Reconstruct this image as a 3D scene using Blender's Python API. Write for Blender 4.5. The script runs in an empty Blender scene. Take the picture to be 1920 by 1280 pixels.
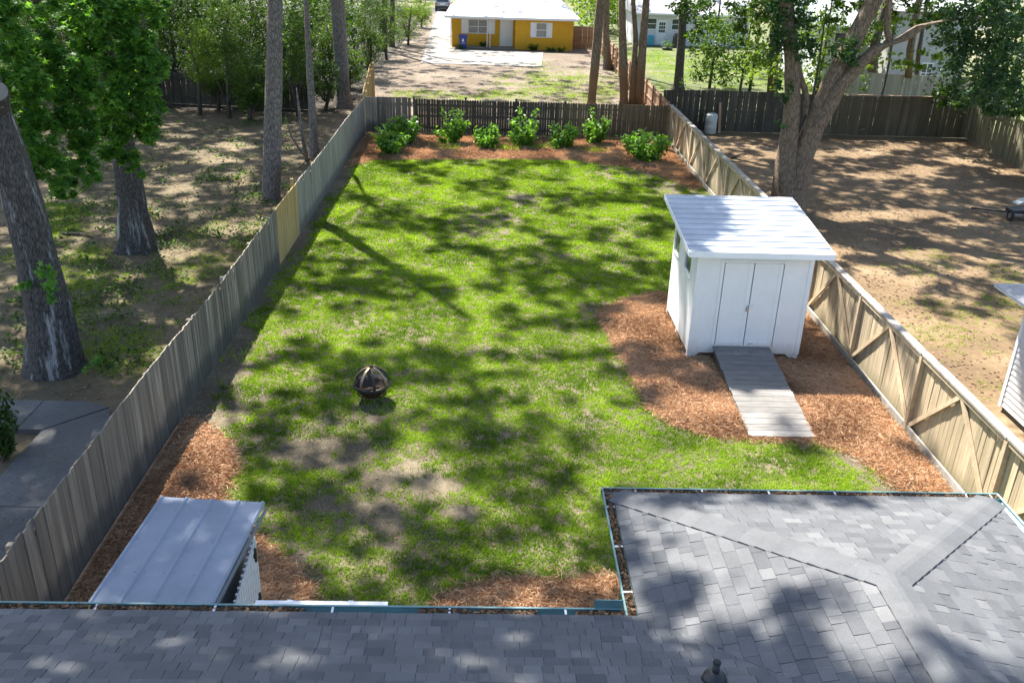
import bpy, math, random
import numpy as np
from mathutils import Vector, Matrix
random.seed(7); RNG = np.random.default_rng(11)
S = bpy.context.scene; COL = S.collection
rad = math.radians

# ------------------------------------------------------------------ camera
PITCH, YAW, ROLL, FPX, CAMH = .4253, .0309, .0325, 1689., 8.76
def _axes():
    cp, sp, cy, sy = math.cos(PITCH), math.sin(PITCH), math.cos(YAW), math.sin(YAW)
    f = np.array([sy*cp, cy*cp, -sp]); r = np.array([cy, -sy, 0.]); u = np.cross(r, f)
    c, s = math.cos(ROLL), math.sin(ROLL)
    return c*r+s*u, -s*r+c*u, f
AR, AU, AF = _axes(); CAM = np.array([0., 0., CAMH])
cam = bpy.data.cameras.new('camera'); co = bpy.data.objects.new('camera', cam); COL.objects.link(co)
cam.sensor_width = 36; cam.lens = 36*FPX/1920; cam.clip_end = 1000; cam.clip_start = .1
M = Matrix.Identity(4)
for i in range(3): M[i][0], M[i][1], M[i][2], M[i][3] = AR[i], AU[i], -AF[i], CAM[i]
co.matrix_world = M; S.camera = co

# ------------------------------------------------------------------ sky, sun, exposure
SUN = np.array([-.35, .56, 1.])
w = bpy.data.worlds.new('World'); S.world = w; w.use_nodes = True
nt = w.node_tree; bg = nt.nodes['Background']; sk = nt.nodes.new('ShaderNodeTexSky')
sk.sky_type = 'NISHITA'; sk.sun_disc = False; sk.sun_elevation = rad(56.6); sk.sun_rotation = math.atan2(-.35, .56)
sk.air_density = 1.0; sk.dust_density = 1.5
nt.links.new(sk.outputs[0], bg.inputs[0]); bg.inputs[1].default_value = .105
sl = bpy.data.lights.new('sun', 'SUN'); sl.energy = 5.0; sl.angle = rad(.75); sl.color = (1, .95, .86)
so = bpy.data.objects.new('sun', sl); COL.objects.link(so); so.location = (-20, 40, 60)
so.rotation_euler = Vector(-SUN).to_track_quat('-Z', 'Y').to_euler()
S.view_settings.view_transform = 'Standard'; S.view_settings.look = 'None'
S.view_settings.exposure = 1.82; S.view_settings.gamma = 1

# ------------------------------------------------------------------ pixel helpers (a pixel gives a direction; the plane gives the distance)
def _ray(x, y): return (x-960)/FPX*AR-(y-640)/FPX*AU+AF
def G(x, y, z=0.):
    d = _ray(x, y); return CAM+d*((z-CAMH)/d[2])
def AY(x, y, Y):
    d = _ray(x, y); return CAM+d*(Y/d[1])
def AX(x, y, X):
    d = _ray(x, y); return CAM+d*(X/d[0])
def PXY(P):
    v = np.asarray(P)-CAM; wz = v@AF
    return 960+FPX*(v@AR)/wz, 640-FPX*(v@AU)/wz

# ------------------------------------------------------------------ materials
def mat(name):
    m = bpy.data.materials.new(name); m.use_nodes = True; n = m.node_tree
    return m, n, n.nodes['Principled BSDF']
def nd(n, t, **k):
    x = n.nodes.new(t)
    for a, b in k.items(): setattr(x, a, b)
    return x
def ramp(n, fac, stops):
    r = nd(n, 'ShaderNodeValToRGB'); e = r.color_ramp.elements
    while len(e) < len(stops): e.new(.5)
    for x, (p, c) in zip(e, stops): x.position = p; x.color = (*c, 1)
    n.links.new(fac, r.inputs[0]); return r.outputs[0]
def coords(n, kind, scale=(1, 1, 1), rnd=False):
    tc = nd(n, 'ShaderNodeTexCoord'); mp = nd(n, 'ShaderNodeMapping'); mp.inputs['Scale'].default_value = scale
    src = tc.outputs[kind]
    if kind == 'World': pass
    n.links.new(src, mp.inputs[0]); out = mp.outputs[0]
    if rnd:
        oi = nd(n, 'ShaderNodeObjectInfo'); mu = nd(n, 'ShaderNodeMath', operation='MULTIPLY'); mu.inputs[1].default_value = 137.
        n.links.new(oi.outputs['Random'], mu.inputs[0]); ad = nd(n, 'ShaderNodeVectorMath', operation='ADD')
        n.links.new(out, ad.inputs[0]); n.links.new(mu.outputs[0], ad.inputs[1]); out = ad.outputs[0]
    return out
def geo(n, scale):
    g = nd(n, 'ShaderNodeNewGeometry'); mp = nd(n, 'ShaderNodeMapping'); mp.inputs['Scale'].default_value = scale
    n.links.new(g.outputs['Position'], mp.inputs[0]); return mp.outputs[0]
def noise(n, vec, scale, detail=4, rough=.6):
    x = nd(n, 'ShaderNodeTexNoise'); x.inputs['Scale'].default_value = scale; x.inputs['Detail'].default_value = detail
    x.inputs['Roughness'].default_value = rough; n.links.new(vec, x.inputs['Vector']); return x.outputs['Fac']
def mixc(n, fac, a, b, mode='MIX'):
    x = nd(n, 'ShaderNodeMix', data_type='RGBA', blend_type=mode)
    for s, v in ((0, fac), (6, a), (7, b)):
        if isinstance(v, (int, float)): x.inputs[s].default_value = v
        elif isinstance(v, tuple): x.inputs[s].default_value = (*v, 1)
        else: n.links.new(v, x.inputs[s])
    return x.outputs[2]
def bump(n, b, h, strength=.4, dist=.02):
    x = nd(n, 'ShaderNodeBump'); x.inputs['Strength'].default_value = strength; x.inputs['Distance'].default_value = dist
    n.links.new(h, x.inputs['Height']); n.links.new(x.outputs[0], b.inputs['Normal'])
def plain(name, c, rough=.7, metal=0., var=.12, scale=6., bmp=.1, rnd=0.):
    m, n, b = mat(name); v = geo(n, (1, 1, 1)); f = noise(n, v, scale)
    lo = tuple(x*(1-var) for x in c); hi = tuple(min(1, x*(1+var)) for x in c)
    c_ = ramp(n, f, [(.3, lo), (.7, hi)])
    if rnd:
        oi = nd(n, 'ShaderNodeObjectInfo'); r = ramp(n, oi.outputs['Random'], [(0, (1-rnd,)*3), (1, (1+rnd*.5,)*3)])
        c_ = mixc(n, 1., c_, r, 'MULTIPLY')
    n.links.new(c_, b.inputs['Base Color']); b.inputs['Roughness'].default_value = rough; b.inputs['Metallic'].default_value = metal
    if bmp: bump(n, b, noise(n, v, scale*8), bmp, .01)
    return m
def wood(name, dark, mid, light, sc=(5, 5, 1.3), rnd=.35, stain=None, stainh=.25, rough=.85):
    m, n, b = mat(name); v = coords(n, 'Object', sc, True); f = noise(n, v, 2.2, 6, .7)
    c = ramp(n, f, [(.28, dark), (.5, mid), (.75, light)])
    oi = nd(n, 'ShaderNodeObjectInfo'); r = ramp(n, oi.outputs['Random'], [(0, (1-rnd,)*3), (1, (1+rnd*.6,)*3)])
    c = mixc(n, 1., c, r, 'MULTIPLY')
    blot = noise(n, geo(n, (1, 1, .5)), .9, 3); c = mixc(n, ramp(n, blot, [(.42, (0, 0, 0)), (.62, (.55,)*3)]), c, tuple(x*.72 for x in mid))
    if stain:
        g = nd(n, 'ShaderNodeNewGeometry'); sx = nd(n, 'ShaderNodeSeparateXYZ'); n.links.new(g.outputs['Position'], sx.inputs[0])
        ns = noise(n, geo(n, (2, 2, .6)), 1.6, 4)
        ad = nd(n, 'ShaderNodeMath', operation='MULTIPLY_ADD'); n.links.new(ns, ad.inputs[0]); ad.inputs[1].default_value = -stainh*3.2; n.links.new(sx.outputs[2], ad.inputs[2])
        c = mixc(n, ramp(n, ad.outputs[0], [(0., (.75,)*3), (.25, (0, 0, 0))]), c, stain)
    n.links.new(c, b.inputs['Base Color']); b.inputs['Roughness'].default_value = rough
    bump(n, b, f, .35, .01); return m
def leafm(name, c1, c2, trans=.4, attr='v', rough=.5, tcol=None, spec=.3):
    m, n, b = mat(name); a = nd(n, 'ShaderNodeAttribute', attribute_name=attr)
    c = ramp(n, a.outputs['Fac'], [(0, c1), (1, c2)])
    n.links.new(c, b.inputs['Base Color']); b.inputs['Roughness'].default_value = rough; b.inputs['Specular IOR Level'].default_value = spec
    t = nd(n, 'ShaderNodeBsdfTranslucent'); tc = mixc(n, 1., c, tcol or (1.5, 1.6, .5), 'MULTIPLY'); n.links.new(tc, t.inputs[0])
    ms = nd(n, 'ShaderNodeMixShader'); ms.inputs[0].default_value = trans
    n.links.new(b.outputs[0], ms.inputs[1]); n.links.new(t.outputs[0], ms.inputs[2])
    n.links.new(ms.outputs[0], n.nodes['Material Output'].inputs[0]); return m
def bark(name, d, l, sc=(6, 6, 1.2), lichen=None, lamt=.6):
    m, n, b = mat(name); v = geo(n, sc)
    vo = nd(n, 'ShaderNodeTexVoronoi', feature='DISTANCE_TO_EDGE'); vo.inputs['Scale'].default_value = 2.2; n.links.new(v, vo.inputs['Vector'])
    f = noise(n, v, 3., 6, .7); h = nd(n, 'ShaderNodeMath', operation='MULTIPLY_ADD'); n.links.new(vo.outputs[0], h.inputs[0]); h.inputs[1].default_value = 1.2; n.links.new(f, h.inputs[2])
    c = ramp(n, h.outputs[0], [(.4, d), (.85, l)])
    if lichen:
        c = mixc(n, ramp(n, noise(n, geo(n, (3.2, 3.2, .3)), 1.5, 5, .75), [(lamt-.04, (0, 0, 0)), (lamt+.06, (.85,)*3)]), c, lichen)
    n.links.new(c, b.inputs['Base Color']); b.inputs['Roughness'].default_value = .9; bump(n, b, h.outputs[0], .9, .04); return m
def ground(name, stops, scale=.6, fine=9., speck=None, specs=60.):
    m, n, b = mat(name); v = geo(n, (1, 1, 1)); a = noise(n, v, scale, 5, .62); f = noise(n, v, fine, 5, .75)
    mx = nd(n, 'ShaderNodeMath', operation='MULTIPLY_ADD'); n.links.new(f, mx.inputs[0]); mx.inputs[1].default_value = .55
    sb = nd(n, 'ShaderNodeMath', operation='MULTIPLY_ADD'); n.links.new(a, sb.inputs[0]); sb.inputs[1].default_value = 1.; sb.inputs[2].default_value = -.275; n.links.new(sb.outputs[0], mx.inputs[2])
    c = ramp(n, mx.outputs[0], stops)
    if speck:
        c = mixc(n, ramp(n, noise(n, v, specs, 3, .6), [(.6, (0, 0, 0)), (.68, (.8,)*3)]), c, speck)
    n.links.new(c, b.inputs['Base Color']); b.inputs['Roughness'].default_value = .95
    bump(n, b, f, .7, .05); return m

MT = {}
MT['soil'] = ground('lawn_soil', [(.25, (.045, .037, .026)), (.5, (.1, .08, .05)), (.75, (.2, .162, .105))], .5, 7., (.33, .27, .16), 45)
MT['litter'] = ground('leaf_litter_soil', [(.22, (.07, .043, .02)), (.5, (.15, .098, .048)), (.8, (.29, .21, .125))], .3, 5., (.22, .14, .08), 22)
MT['leftsoil'] = ground('left_soil', [(.25, (.05, .04, .022)), (.5, (.11, .085, .045)), (.8, (.22, .17, .105))], .35, 6., (.25, .16, .09), 35)
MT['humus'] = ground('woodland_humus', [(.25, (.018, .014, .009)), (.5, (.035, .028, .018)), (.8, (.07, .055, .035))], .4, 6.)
MT['sand'] = ground('sandy_soil', [(.25, (.07, .05, .033)), (.5, (.13, .1, .07)), (.8, (.23, .19, .14))], .3, 6., (.3, .2, .14), 30)
MT['farground'] = ground('far_ground', [(.25, (.06, .07, .025)), (.5, (.12, .12, .05)), (.8, (.25, .2, .12))], .12, 3.)
MT['farlawn'] = ground('far_lawn', [(.25, (.045, .06, .014)), (.5, (.085, .1, .03)), (.8, (.2, .17, .09))], .4, 6.)
MT['conc'] = ground('concrete', [(.2, (.17, .155, .135)), (.5, (.23, .215, .195)), (.8, (.29, .275, .255))], .5, 20., (.25, .23, .2), 14)
MT['conc_dark'] = ground('old_concrete', [(.2, (.06, .06, .06)), (.5, (.105, .105, .105)), (.8, (.17, .17, .165))], .5, 16., (.1, .1, .1), 12)
MT['asphalt'] = ground('asphalt', [(.2, (.04, .04, .04)), (.8, (.075, .075, .075))], .5, 20.)
MT['grass'] = leafm('grass_blades', (.075, .145, .014), (.32, .45, .045), .45, rough=.7, tcol=(1.35, 1.45, .4), spec=.08)
MT['drygrass'] = leafm('dry_grass', (.2, .16, .07), (.34, .29, .15), .3, rough=.7, tcol=(1.1, 1, .7))
MT['straw'] = leafm('pine_needles', (.28, .16, .085), (.76, .54, .34), .14, rough=.7, tcol=(1.2, .8, .5))
MT['strawbase'] = ground('straw_base', [(.25, (.2, .11, .06)), (.5, (.37, .225, .13)), (.8, (.5, .335, .21))], 1.2, 14.)
MT['deadleaf'] = leafm('dead_leaves', (.09, .052, .028), (.27, .175, .1), .1, rough=.8, tcol=(1.2, .9, .5))
MT['leaf_gum'] = leafm('sweetgum_leaf', (.04, .125, .026), (.17, .34, .06), .5)
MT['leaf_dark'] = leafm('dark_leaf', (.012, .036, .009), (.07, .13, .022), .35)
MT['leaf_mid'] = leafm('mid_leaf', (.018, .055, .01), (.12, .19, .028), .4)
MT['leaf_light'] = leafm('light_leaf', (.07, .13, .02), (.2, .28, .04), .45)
MT['leaf_shrub'] = leafm('shrub_leaf', (.05, .14, .02), (.2, .37, .05), .35, rough=.35)
MT['leaf_ivy'] = leafm('ivy_leaf', (.02, .06, .02), (.07, .14, .04), .25, rough=.35)
MT['leaf_blue'] = leafm('oak_leaf', (.025, .07, .035), (.09, .16, .06), .3, rough=.4)
MT['bark_gum'] = bark('bark_grey_rough', (.008, .007, .006), (.13, .115, .105), (13, 13, 2.4), (.42, .42, .41), .6)
MT['bark_pine'] = bark('bark_pine', (.06, .052, .048), (.27, .235, .215), (7, 7, 2.2))
MT['bark_dark'] = bark('bark_dark', (.03, .025, .02), (.13, .11, .09), (7, 7, 1.6))
MT['bark_tan'] = bark('bark_tan', (.085, .06, .04), (.27, .2, .14), (7, 7, 1.6), (.3, .3, .16), .68)
MT['fence_grey'] = wood('fence_weathered', (.085, .07, .053), (.24, .205, .163), (.46, .41, .34), (1.4, 1.4, .5), .5, (.045, .047, .045), .22)
MT['fence_pale'] = wood('fence_pale', (.2, .185, .15), (.31, .29, .245), (.42, .4, .345), (1.3, 1.3, .6), .2, (.1, .1, .09), .12)
MT['fence_new'] = wood('fence_new_pine', (.36, .24, .09), (.5, .35, .14), (.6, .45, .22), (1.3, 1.3, .6), .15)
MT['fence_tan'] = wood('fence_tan', (.3, .225, .135), (.46, .365, .235), (.6, .5, .355), (1.3, 1.3, .6), .28, (.25, .21, .12), .12)
MT['brace'] = wood('brace_timber', (.38, .28, .17), (.52, .4, .26), (.64, .53, .37), (3, 3, 3), .3)
MT['cap_grey'] = wood('cap_grey', (.16, .14, .12), (.32, .29, .25), (.46, .42, .37), (3, 3, 3), .25)
MT['fence_dark'] = wood('fence_dark', (.028, .024, .018), (.07, .06, .045), (.14, .12, .085), (1.3, 1.3, .6), .4)
MT['fence_brown'] = wood('fence_brown', (.07, .055, .035), (.13, .105, .065), (.21, .175, .115), (1.3, 1.3, .6), .35)
MT['fence_red'] = wood('fence_red', (.25, .14, .08), (.37, .22, .13), (.47, .31, .2), (1.3, 1.3, .6), .25)
MT['fence_olive'] = wood('fence_olive', (.09, .08, .045), (.2, .18, .11), (.36, .33, .21), (1.3, 1.3, .6), .35)
MT['fence_beige'] = wood('fence_beige', (.25, .23, .19), (.36, .34, .28), (.48, .45, .38), (1.3, 1.3, .6), .25)
MT['ramp'] = wood('ramp_boards', (.11, .1, .092), (.2, .19, .178), (.3, .29, .275), (1.5, 7, 4), .22)
MT['white'] = plain('white_paint', (.76, .78, .8), .5, 0, .03, 3., .05)
def shedwhite():
    m, n, b = mat('shed_white_paint'); v = geo(n, (1, 1, 1)); g = nd(n, 'ShaderNodeNewGeometry'); sx = nd(n, 'ShaderNodeSeparateXYZ'); n.links.new(g.outputs['Position'], sx.inputs[0])
    ad = nd(n, 'ShaderNodeMath', operation='MULTIPLY_ADD'); n.links.new(noise(n, geo(n, (3, 3, .8)), 2.5, 5, .7), ad.inputs[0]); ad.inputs[1].default_value = -.5; n.links.new(sx.outputs[2], ad.inputs[2])
    c = ramp(n, noise(n, v, 3.), [(.3, (.8, .82, .83)), (.7, (.86, .87, .88))]); c = mixc(n, ramp(n, ad.outputs[0], [(-0.0, (.5,)*3), (.3, (0, 0, 0))]), c, (.36, .3, .24))
    c = mixc(n, ramp(n, noise(n, geo(n, (9, 9, .5)), 2., 5, .7), [(.58, (0, 0, 0)), (.75, (.35,)*3)]), c, (.5, .52, .5))
    n.links.new(c, b.inputs['Base Color']); b.inputs['Roughness'].default_value = .5; bump(n, b, noise(n, geo(n, (20, 20, 1.5)), 4., 4), .15, .01); return m
MT['shedwhite'] = shedwhite()
MT['whiteroof'] = plain('white_roof_paint', (.42, .46, .52), .55, 0, .12, 1.2, .05, .05)
MT['galv'] = plain('galvanised', (.23, .27, .34), .55, .3, .1, 3., .1, .05)
MT['whitemetal'] = plain('white_metal', (.72, .73, .74), .45, 0, .05, 4., .03)
MT['greymetal'] = plain('grey_panel', (.3, .31, .32), .5, 0, .08, 3., .03)
MT['dark'] = plain('dark_interior', (.012, .014, .016), .4, 0, .1, 3., 0)
MT['glass'] = plain('window_glass', (.05, .065, .07), .08, 0, .3, 1.5, 0)
MT['glass_pale'] = plain('window_with_blinds', (.3, .31, .31), .15, 0, .15, 5., 0)
MT['black'] = plain('black_plastic', (.02, .02, .022), .45, 0, .1, 5., 0)
MT['steel'] = plain('steel', (.35, .35, .36), .35, .8, .1, 10., 0)
MT['teal'] = plain('gutter_teal', (.13, .24, .235), .4, 0, .15, 5., .03)
MT['tealin'] = plain('gutter_inner', (.33, .47, .46), .45, 0, .1, 5., .03)
MT['yellow'] = plain('yellow_wall', (.62, .34, .018), .8, 0, .06, 2., .15)
MT['metalroof'] = plain('white_metal_roof', (.6, .61, .62), .5, .1, .06, 1.2, .02)
MT['siding'] = plain('white_siding', (.58, .59, .6), .55, 0, .04, 2., .02)
MT['greysiding'] = plain('grey_siding', (.36, .37, .36), .6, 0, .06, 2., .02)
MT['paleroof'] = plain('pale_shingle', (.32, .32, .33), .85, 0, .12, 9., .3)
MT['greenroof'] = plain('pale_green_roof', (.36, .41, .39), .5, 0, .06, 2., .05)
MT['blue'] = plain('blue_plastic', (.015, .04, .25), .4, 0, .1, 3., 0)
MT['lightblue'] = plain('light_blue_plastic', (.05, .3, .45), .4, 0, .1, 3., 0)
MT['drum'] = plain('dirty_white_plastic', (.5, .52, .5), .5, 0, .2, 3., .05)
MT['rust'] = plain('rusty_bronze', (.07, .045, .028), .6, .5, .45, 14., .2)
MT['bronze'] = plain('worn_bronze', (.3, .22, .15), .42, .7, .3, 14., .1)
MT['bluesteel'] = plain('blued_steel', (.04, .05, .07), .45, .6, .3, 10., .1)
MT['carpaint'] = plain('silver_car_paint', (.45, .47, .5), .25, .5, .03, 3., 0)
MT['red'] = plain('red_plastic', (.45, .03, .03), .4, 0, .1, 3., 0)
MT['cutwood'] = plain('cut_wood', (.2, .18, .15), .8, 0, .15, 9., .1)
MT['rubber'] = plain('rubber', (.025, .025, .025), .8, 0, .1, 9., .05)
def shinglemat():
    m, n, b = mat('asphalt_shingle')
    a = nd(n, 'ShaderNodeAttribute', attribute_name='v')
    c = ramp(n, a.outputs['Fac'], [(0, (.066, .07, .077)), (.5, (.094, .098, .104)), (1, (.13, .132, .136))])
    v = geo(n, (1, 1, 1)); gr = noise(n, v, 160., 2, .8); c = mixc(n, 1., c, ramp(n, gr, [(.3, (.62,)*3), (.7, (1.35,)*3)]), 'MULTIPLY')
    c = mixc(n, 1., c, ramp(n, noise(n, v, 2.5, 4), [(.3, (.86,)*3), (.7, (1.12,)*3)]), 'MULTIPLY')
    n.links.new(c, b.inputs['Base Color']); b.inputs['Roughness'].default_value = .85; bump(n, b, gr, .5, .006); return m
MT['shingle'] = shinglemat()

# ------------------------------------------------------------------ builders
WL = {}
def mesh_np(name, V, F, attr=None, smooth=False):
    me = bpy.data.meshes.new(name); V = np.asarray(V, np.float32)
    me.vertices.add(len(V)); me.vertices.foreach_set('co', V.ravel())
    if isinstance(F, np.ndarray):
        m, k = F.shape; tot = np.full(m, k, np.int32); idx = F.ravel().astype(np.int32)
    else:
        tot = np.array([len(f) for f in F], np.int32); idx = np.array([i for f in F for i in f], np.int32); m = len(F)
    me.loops.add(len(idx)); me.loops.foreach_set('vertex_index', idx)
    me.polygons.add(m); st = np.zeros(m, np.int32); st[1:] = np.cumsum(tot)[:-1]
    me.polygons.foreach_set('loop_start', st); me.polygons.foreach_set('loop_total', tot)
    me.polygons.foreach_set('use_smooth', np.full(m, bool(smooth)))
    if attr is not None:
        a = me.attributes.new('v', 'FLOAT', 'POINT'); a.data.foreach_set('value', np.asarray(attr, np.float32))
    me.update(calc_edges=True); return me
def link(name, me, m, parent=None, loc=None):
    o = bpy.data.objects.new(name, me); COL.objects.link(o)
    if m is not None and not me.materials: me.materials.append(MT[m] if isinstance(m, str) else m)
    if parent is not None: o.parent = parent
    if loc is not None: o.location = loc
    WL[o] = np.array(WL.get(parent, (0, 0, 0)), float)+(np.array(loc, float) if loc is not None else 0)
    return o
def tag(o, label=None, cat=None, group=None, kind=None):
    for k, v in (('label', label), ('category', cat), ('group', group), ('kind', kind)):
        if v: o[k] = v
    return o
def thing(name, label, cat, loc, group=None):
    o = bpy.data.objects.new(name, None); COL.objects.link(o); o.location = loc; o.empty_display_size = .2
    WL[o] = np.array(loc, float); return tag(o, label, cat, group)
class MB:
    def __init__(s): s.v = []; s.f = []
    def add(s, V, F):
        b = len(s.v); s.v += [tuple(map(float, p)) for p in V]; s.f += [tuple(b+i for i in f) for f in F]; return s
    def box(s, a, b):
        x0, y0, z0 = a; x1, y1, z1 = b
        return s.add([(x0, y0, z0), (x1, y0, z0), (x1, y1, z0), (x0, y1, z0), (x0, y0, z1), (x1, y0, z1), (x1, y1, z1), (x0, y1, z1)],
                     [(3, 2, 1, 0), (4, 5, 6, 7), (0, 1, 5, 4), (1, 2, 6, 5), (2, 3, 7, 6), (3, 0, 4, 7)])
    def prism(s, bot, top):
        n = len(bot); return s.add(list(bot)+list(top), [tuple(range(n-1, -1, -1)), tuple(range(n, 2*n))]+[(i, (i+1) % n, n+(i+1) % n, n+i) for i in range(n)])
    def beam(s, p, q, w, h, up=(0, 0, 1)):
        p, q = np.array(p, float), np.array(q, float); d = (q-p)/np.linalg.norm(q-p); u = np.array(up, float)
        r = np.cross(d, u); r /= np.linalg.norm(r); u = np.cross(r, d)
        c = [(-w/2, -h/2), (w/2, -h/2), (w/2, h/2), (-w/2, h/2)]
        return s.prism([p+r*a+u*b for a, b in c], [q+r*a+u*b for a, b in c])
    def tube(s, pts, rs, k=8, cap=True):
        pts = [np.array(p, float) for p in pts]; n = len(pts); b = len(s.v); pr = None
        for i, p in enumerate(pts):
            d = pts[min(i+1, n-1)]-pts[max(i-1, 0)]; d /= np.linalg.norm(d)
            if pr is None: pr = np.cross(d, (0.31, .95, .1) if abs(d[1]) < .9 else (1, 0, 0))
            r = pr-d*(pr@d); r /= np.linalg.norm(r); pr = r; u = np.cross(d, r); R_ = rs[i] if hasattr(rs, '__len__') else rs
            for j in range(k):
                t = 2*math.pi*j/k; s.v.append(tuple(p+R_*(math.cos(t)*r+math.sin(t)*u)))
        for i in range(n-1):
            for j in range(k): s.f.append((b+i*k+j, b+i*k+(j+1) % k, b+(i+1)*k+(j+1) % k, b+(i+1)*k+j))
        if cap: s.f.append(tuple(b+j for j in range(k-1, -1, -1))); s.f.append(tuple(b+(n-1)*k+j for j in range(k)))
        return s
    def build(s, name, m, parent=None, smooth=False, label=None):
        off = WL.get(parent, np.zeros(3)); V = np.array(s.v)-off
        o = link(name, mesh_np(name, V, s.f, smooth=smooth), m, parent)
        if label: o['label'] = label
        return o
def box(name, a, b, m, parent): return MB().box(a, b).build(name, m, parent)

def sheet(name, pts, z, m, kind='structure', sub=None):
    me = mesh_np(name, [(p[0], p[1], z) for p in pts], [tuple(range(len(pts)))]); o = link(name, me, m); return tag(o, kind=kind)

# leaf clouds
SHAPES = {
 'quad': np.array([(0, -.5), (.28, 0), (0, .5), (-.28, 0)]),
 'oval': np.array([(0, -.5), (.2, -.2), (.22, .12), (0, .5), (-.22, .12), (-.2, -.2)]),
 'star': np.array([(.0, -.42), (.12, -.12), (.45, -.16), (.17, .06), (.3, .42), (0, .17), (-.3, .42), (-.17, .06), (-.45, -.16), (-.12, -.12)]),
 'blob': np.array([(0, -.5), (.42, -.25), (.4, .3), (0, .5), (-.45, .2), (-.38, -.3)]),
}
def frames(n, rng, upbias):
    nz = rng.normal(size=(n, 3)); nz /= np.linalg.norm(nz, axis=1)[:, None]; nz[:, 2] += upbias; nz /= np.linalg.norm(nz, axis=1)[:, None]
    t = rng.normal(size=(n, 3)); t -= nz*(t*nz).sum(1)[:, None]; t /= np.linalg.norm(t, axis=1)[:, None]
    return t, np.cross(nz, t), nz
def leaves(C, size, rng, shape='oval', upbias=.7, droop=.12):
    C = np.asarray(C); n = len(C); sh = SHAPES[shape]; k = len(sh); a, b, nz = frames(n, rng, upbias)
    sz = np.asarray(size)*rng.uniform(.65, 1.3, n)
    V = C[:, None, :]+sz[:, None, None]*(a[:, None, :]*sh[None, :, :1]+b[:, None, :]*sh[None, :, 1:2]-nz[:, None, :]*(droop*4*(sh[None, :, 1:2]**2)))
    F = np.arange(n*k).reshape(n, k); v = np.repeat(rng.uniform(0, 1, n), k)
    return V.reshape(-1, 3), F, v
def cloud(blobs, rng, n_per=1., hollow=.35, per=22, sprd=.17):
    """points inside ellipsoids (cx,cy,cz,rx,ry,rz,n), denser to the outside, in sub-clumps so that gaps stay open"""
    out = []
    for cx, cy, cz, rx, ry, rz, n in blobs:
        n = max(4, int(n*n_per)); k = max(3, int(n/per)); d = rng.normal(size=(k, 3)); d /= np.linalg.norm(d, axis=1)[:, None]
        r = rng.uniform(hollow, 1, k)**.6; cc = d*r[:, None]
        pick = rng.integers(0, k, n); p = cc[pick]+rng.normal(size=(n, 3))*sprd
        out.append(p*np.array([rx, ry, rz])+np.array([cx, cy, cz]))
    return np.concatenate(out)
def foliage(name, P, size, m, parent, rng, shape='oval', upbias=.7):
    V, F, v = leaves(P-WL[parent], size, rng, shape, upbias); return link(name, mesh_np(name, V, F, v), m, parent)
def trunk_mesh(pts, rs, k=14, rough=.06, flare=1.55, seed=0):
    """tapered trunk, resampled, with an uneven outline and root flare"""
    rg = np.random.default_rng(seed); pts = np.array(pts, float); n = len(pts); T = np.linspace(0, n-1, max(8, (n-1)*5))
    P = np.stack([np.interp(T, np.arange(n), pts[:, i]) for i in range(3)], 1); Rr = np.interp(T, np.arange(n), rs)
    ph = rg.uniform(0, 6.3, 4); b = MB(); z0 = P[0, 2]
    rings = []
    for i, (p, r) in enumerate(zip(P, Rr)):
        ring = []
        h = p[2]-z0; fl = 1+(flare-1)*math.exp(-h/(.9*Rr[0]+.12))
        for j in range(k):
            t = 2*math.pi*j/k; lob = 1+(fl-1)*(.65+.6*max(0, math.sin(3*t+ph[0])+.5*math.sin(5*t+ph[1])))
            q = r*lob*(1+rough*math.sin(4*t+ph[2]+h*.7)+rg.normal()*rough*.45)
            ring.append((p[0]+q*math.cos(t), p[1]+q*math.sin(t), p[2]))
        rings.append(ring)
    for ring in rings: b.v += ring
    for i in range(len(P)-1):
        for j in range(k): b.f.append((i*k+j, i*k+(j+1) % k, (i+1)*k+(j+1) % k, (i+1)*k+j))
    b.f.append(tuple((len(P)-1)*k+j for j in range(k))); return b

# ------------------------------------------------------------------ the setting: ground sheets
XL, XR, YB = -5.9, 8.32, 42.8
def rect(x0, y0, x1, y1): return [(x0, y0), (x1, y0), (x1, y1), (x0, y1)]
sheet('ground', rect(-260, -60, 300, 420), -.016, 'farground')
sheet('lawn_soil', rect(XL, -3, XR+.1, YB), -.008, 'soil')
sheet('left_yard_ground', rect(-40, -3, XL, 47.5), -.008, 'leftsoil')
sheet('right_yard_ground', rect(XR+.1, -3, 24.2, 45.2), -.008, 'litter')
sheet('neighbour_dirt_yard', rect(-7.6, YB, 8.44, 111.9), -.004, 'sand')
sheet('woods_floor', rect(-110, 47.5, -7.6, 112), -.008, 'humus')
sheet('neighbour_lawn', rect(8.45, 45.4, 40, 110), -.008, 'farlawn')
drv = [G(*p)[:2] for p in ((821, 17), (846, 28), (848, 93), (1019, 99), (1015, 126), (789, 119), (803, 75))]
d_ = MB(); d_.prism([(*p, -.01) for p in drv], [(*p, .03) for p in drv]); tag(d_.build('driveway', 'conc'), kind='structure')
sheet('street', rect(-60, 112, 60, 119), -.004, 'asphalt')
# old concrete patio in the left yard: slabs with joints
pat = thing('patio', None, None, (-8, 14, 0)); tag(pat, kind='structure')
for q in ([(-11.5, 14.75), (-8.72, 14.75), (-8.72, 15.87), (-11.5, 15.87)], [(-8.7, 14.75), (-8.25, 14.75), (-7.36, 15.66), (-7.9, 15.87), (-8.7, 15.87)],
          [(-8.23, 14.72), (-8.23, 12.3), (-6.6, 12.3), (-6.6, 14.0), (-7.34, 15.62)], [(-8.23, 12.28), (-8.23, 8.5), (-6.35, 8.5), (-6.6, 12.28)]):
    MB().prism([(*p, -.01) for p in q], [(*p, .09) for p in q]).build('slab', 'conc_dark', pat)

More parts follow.
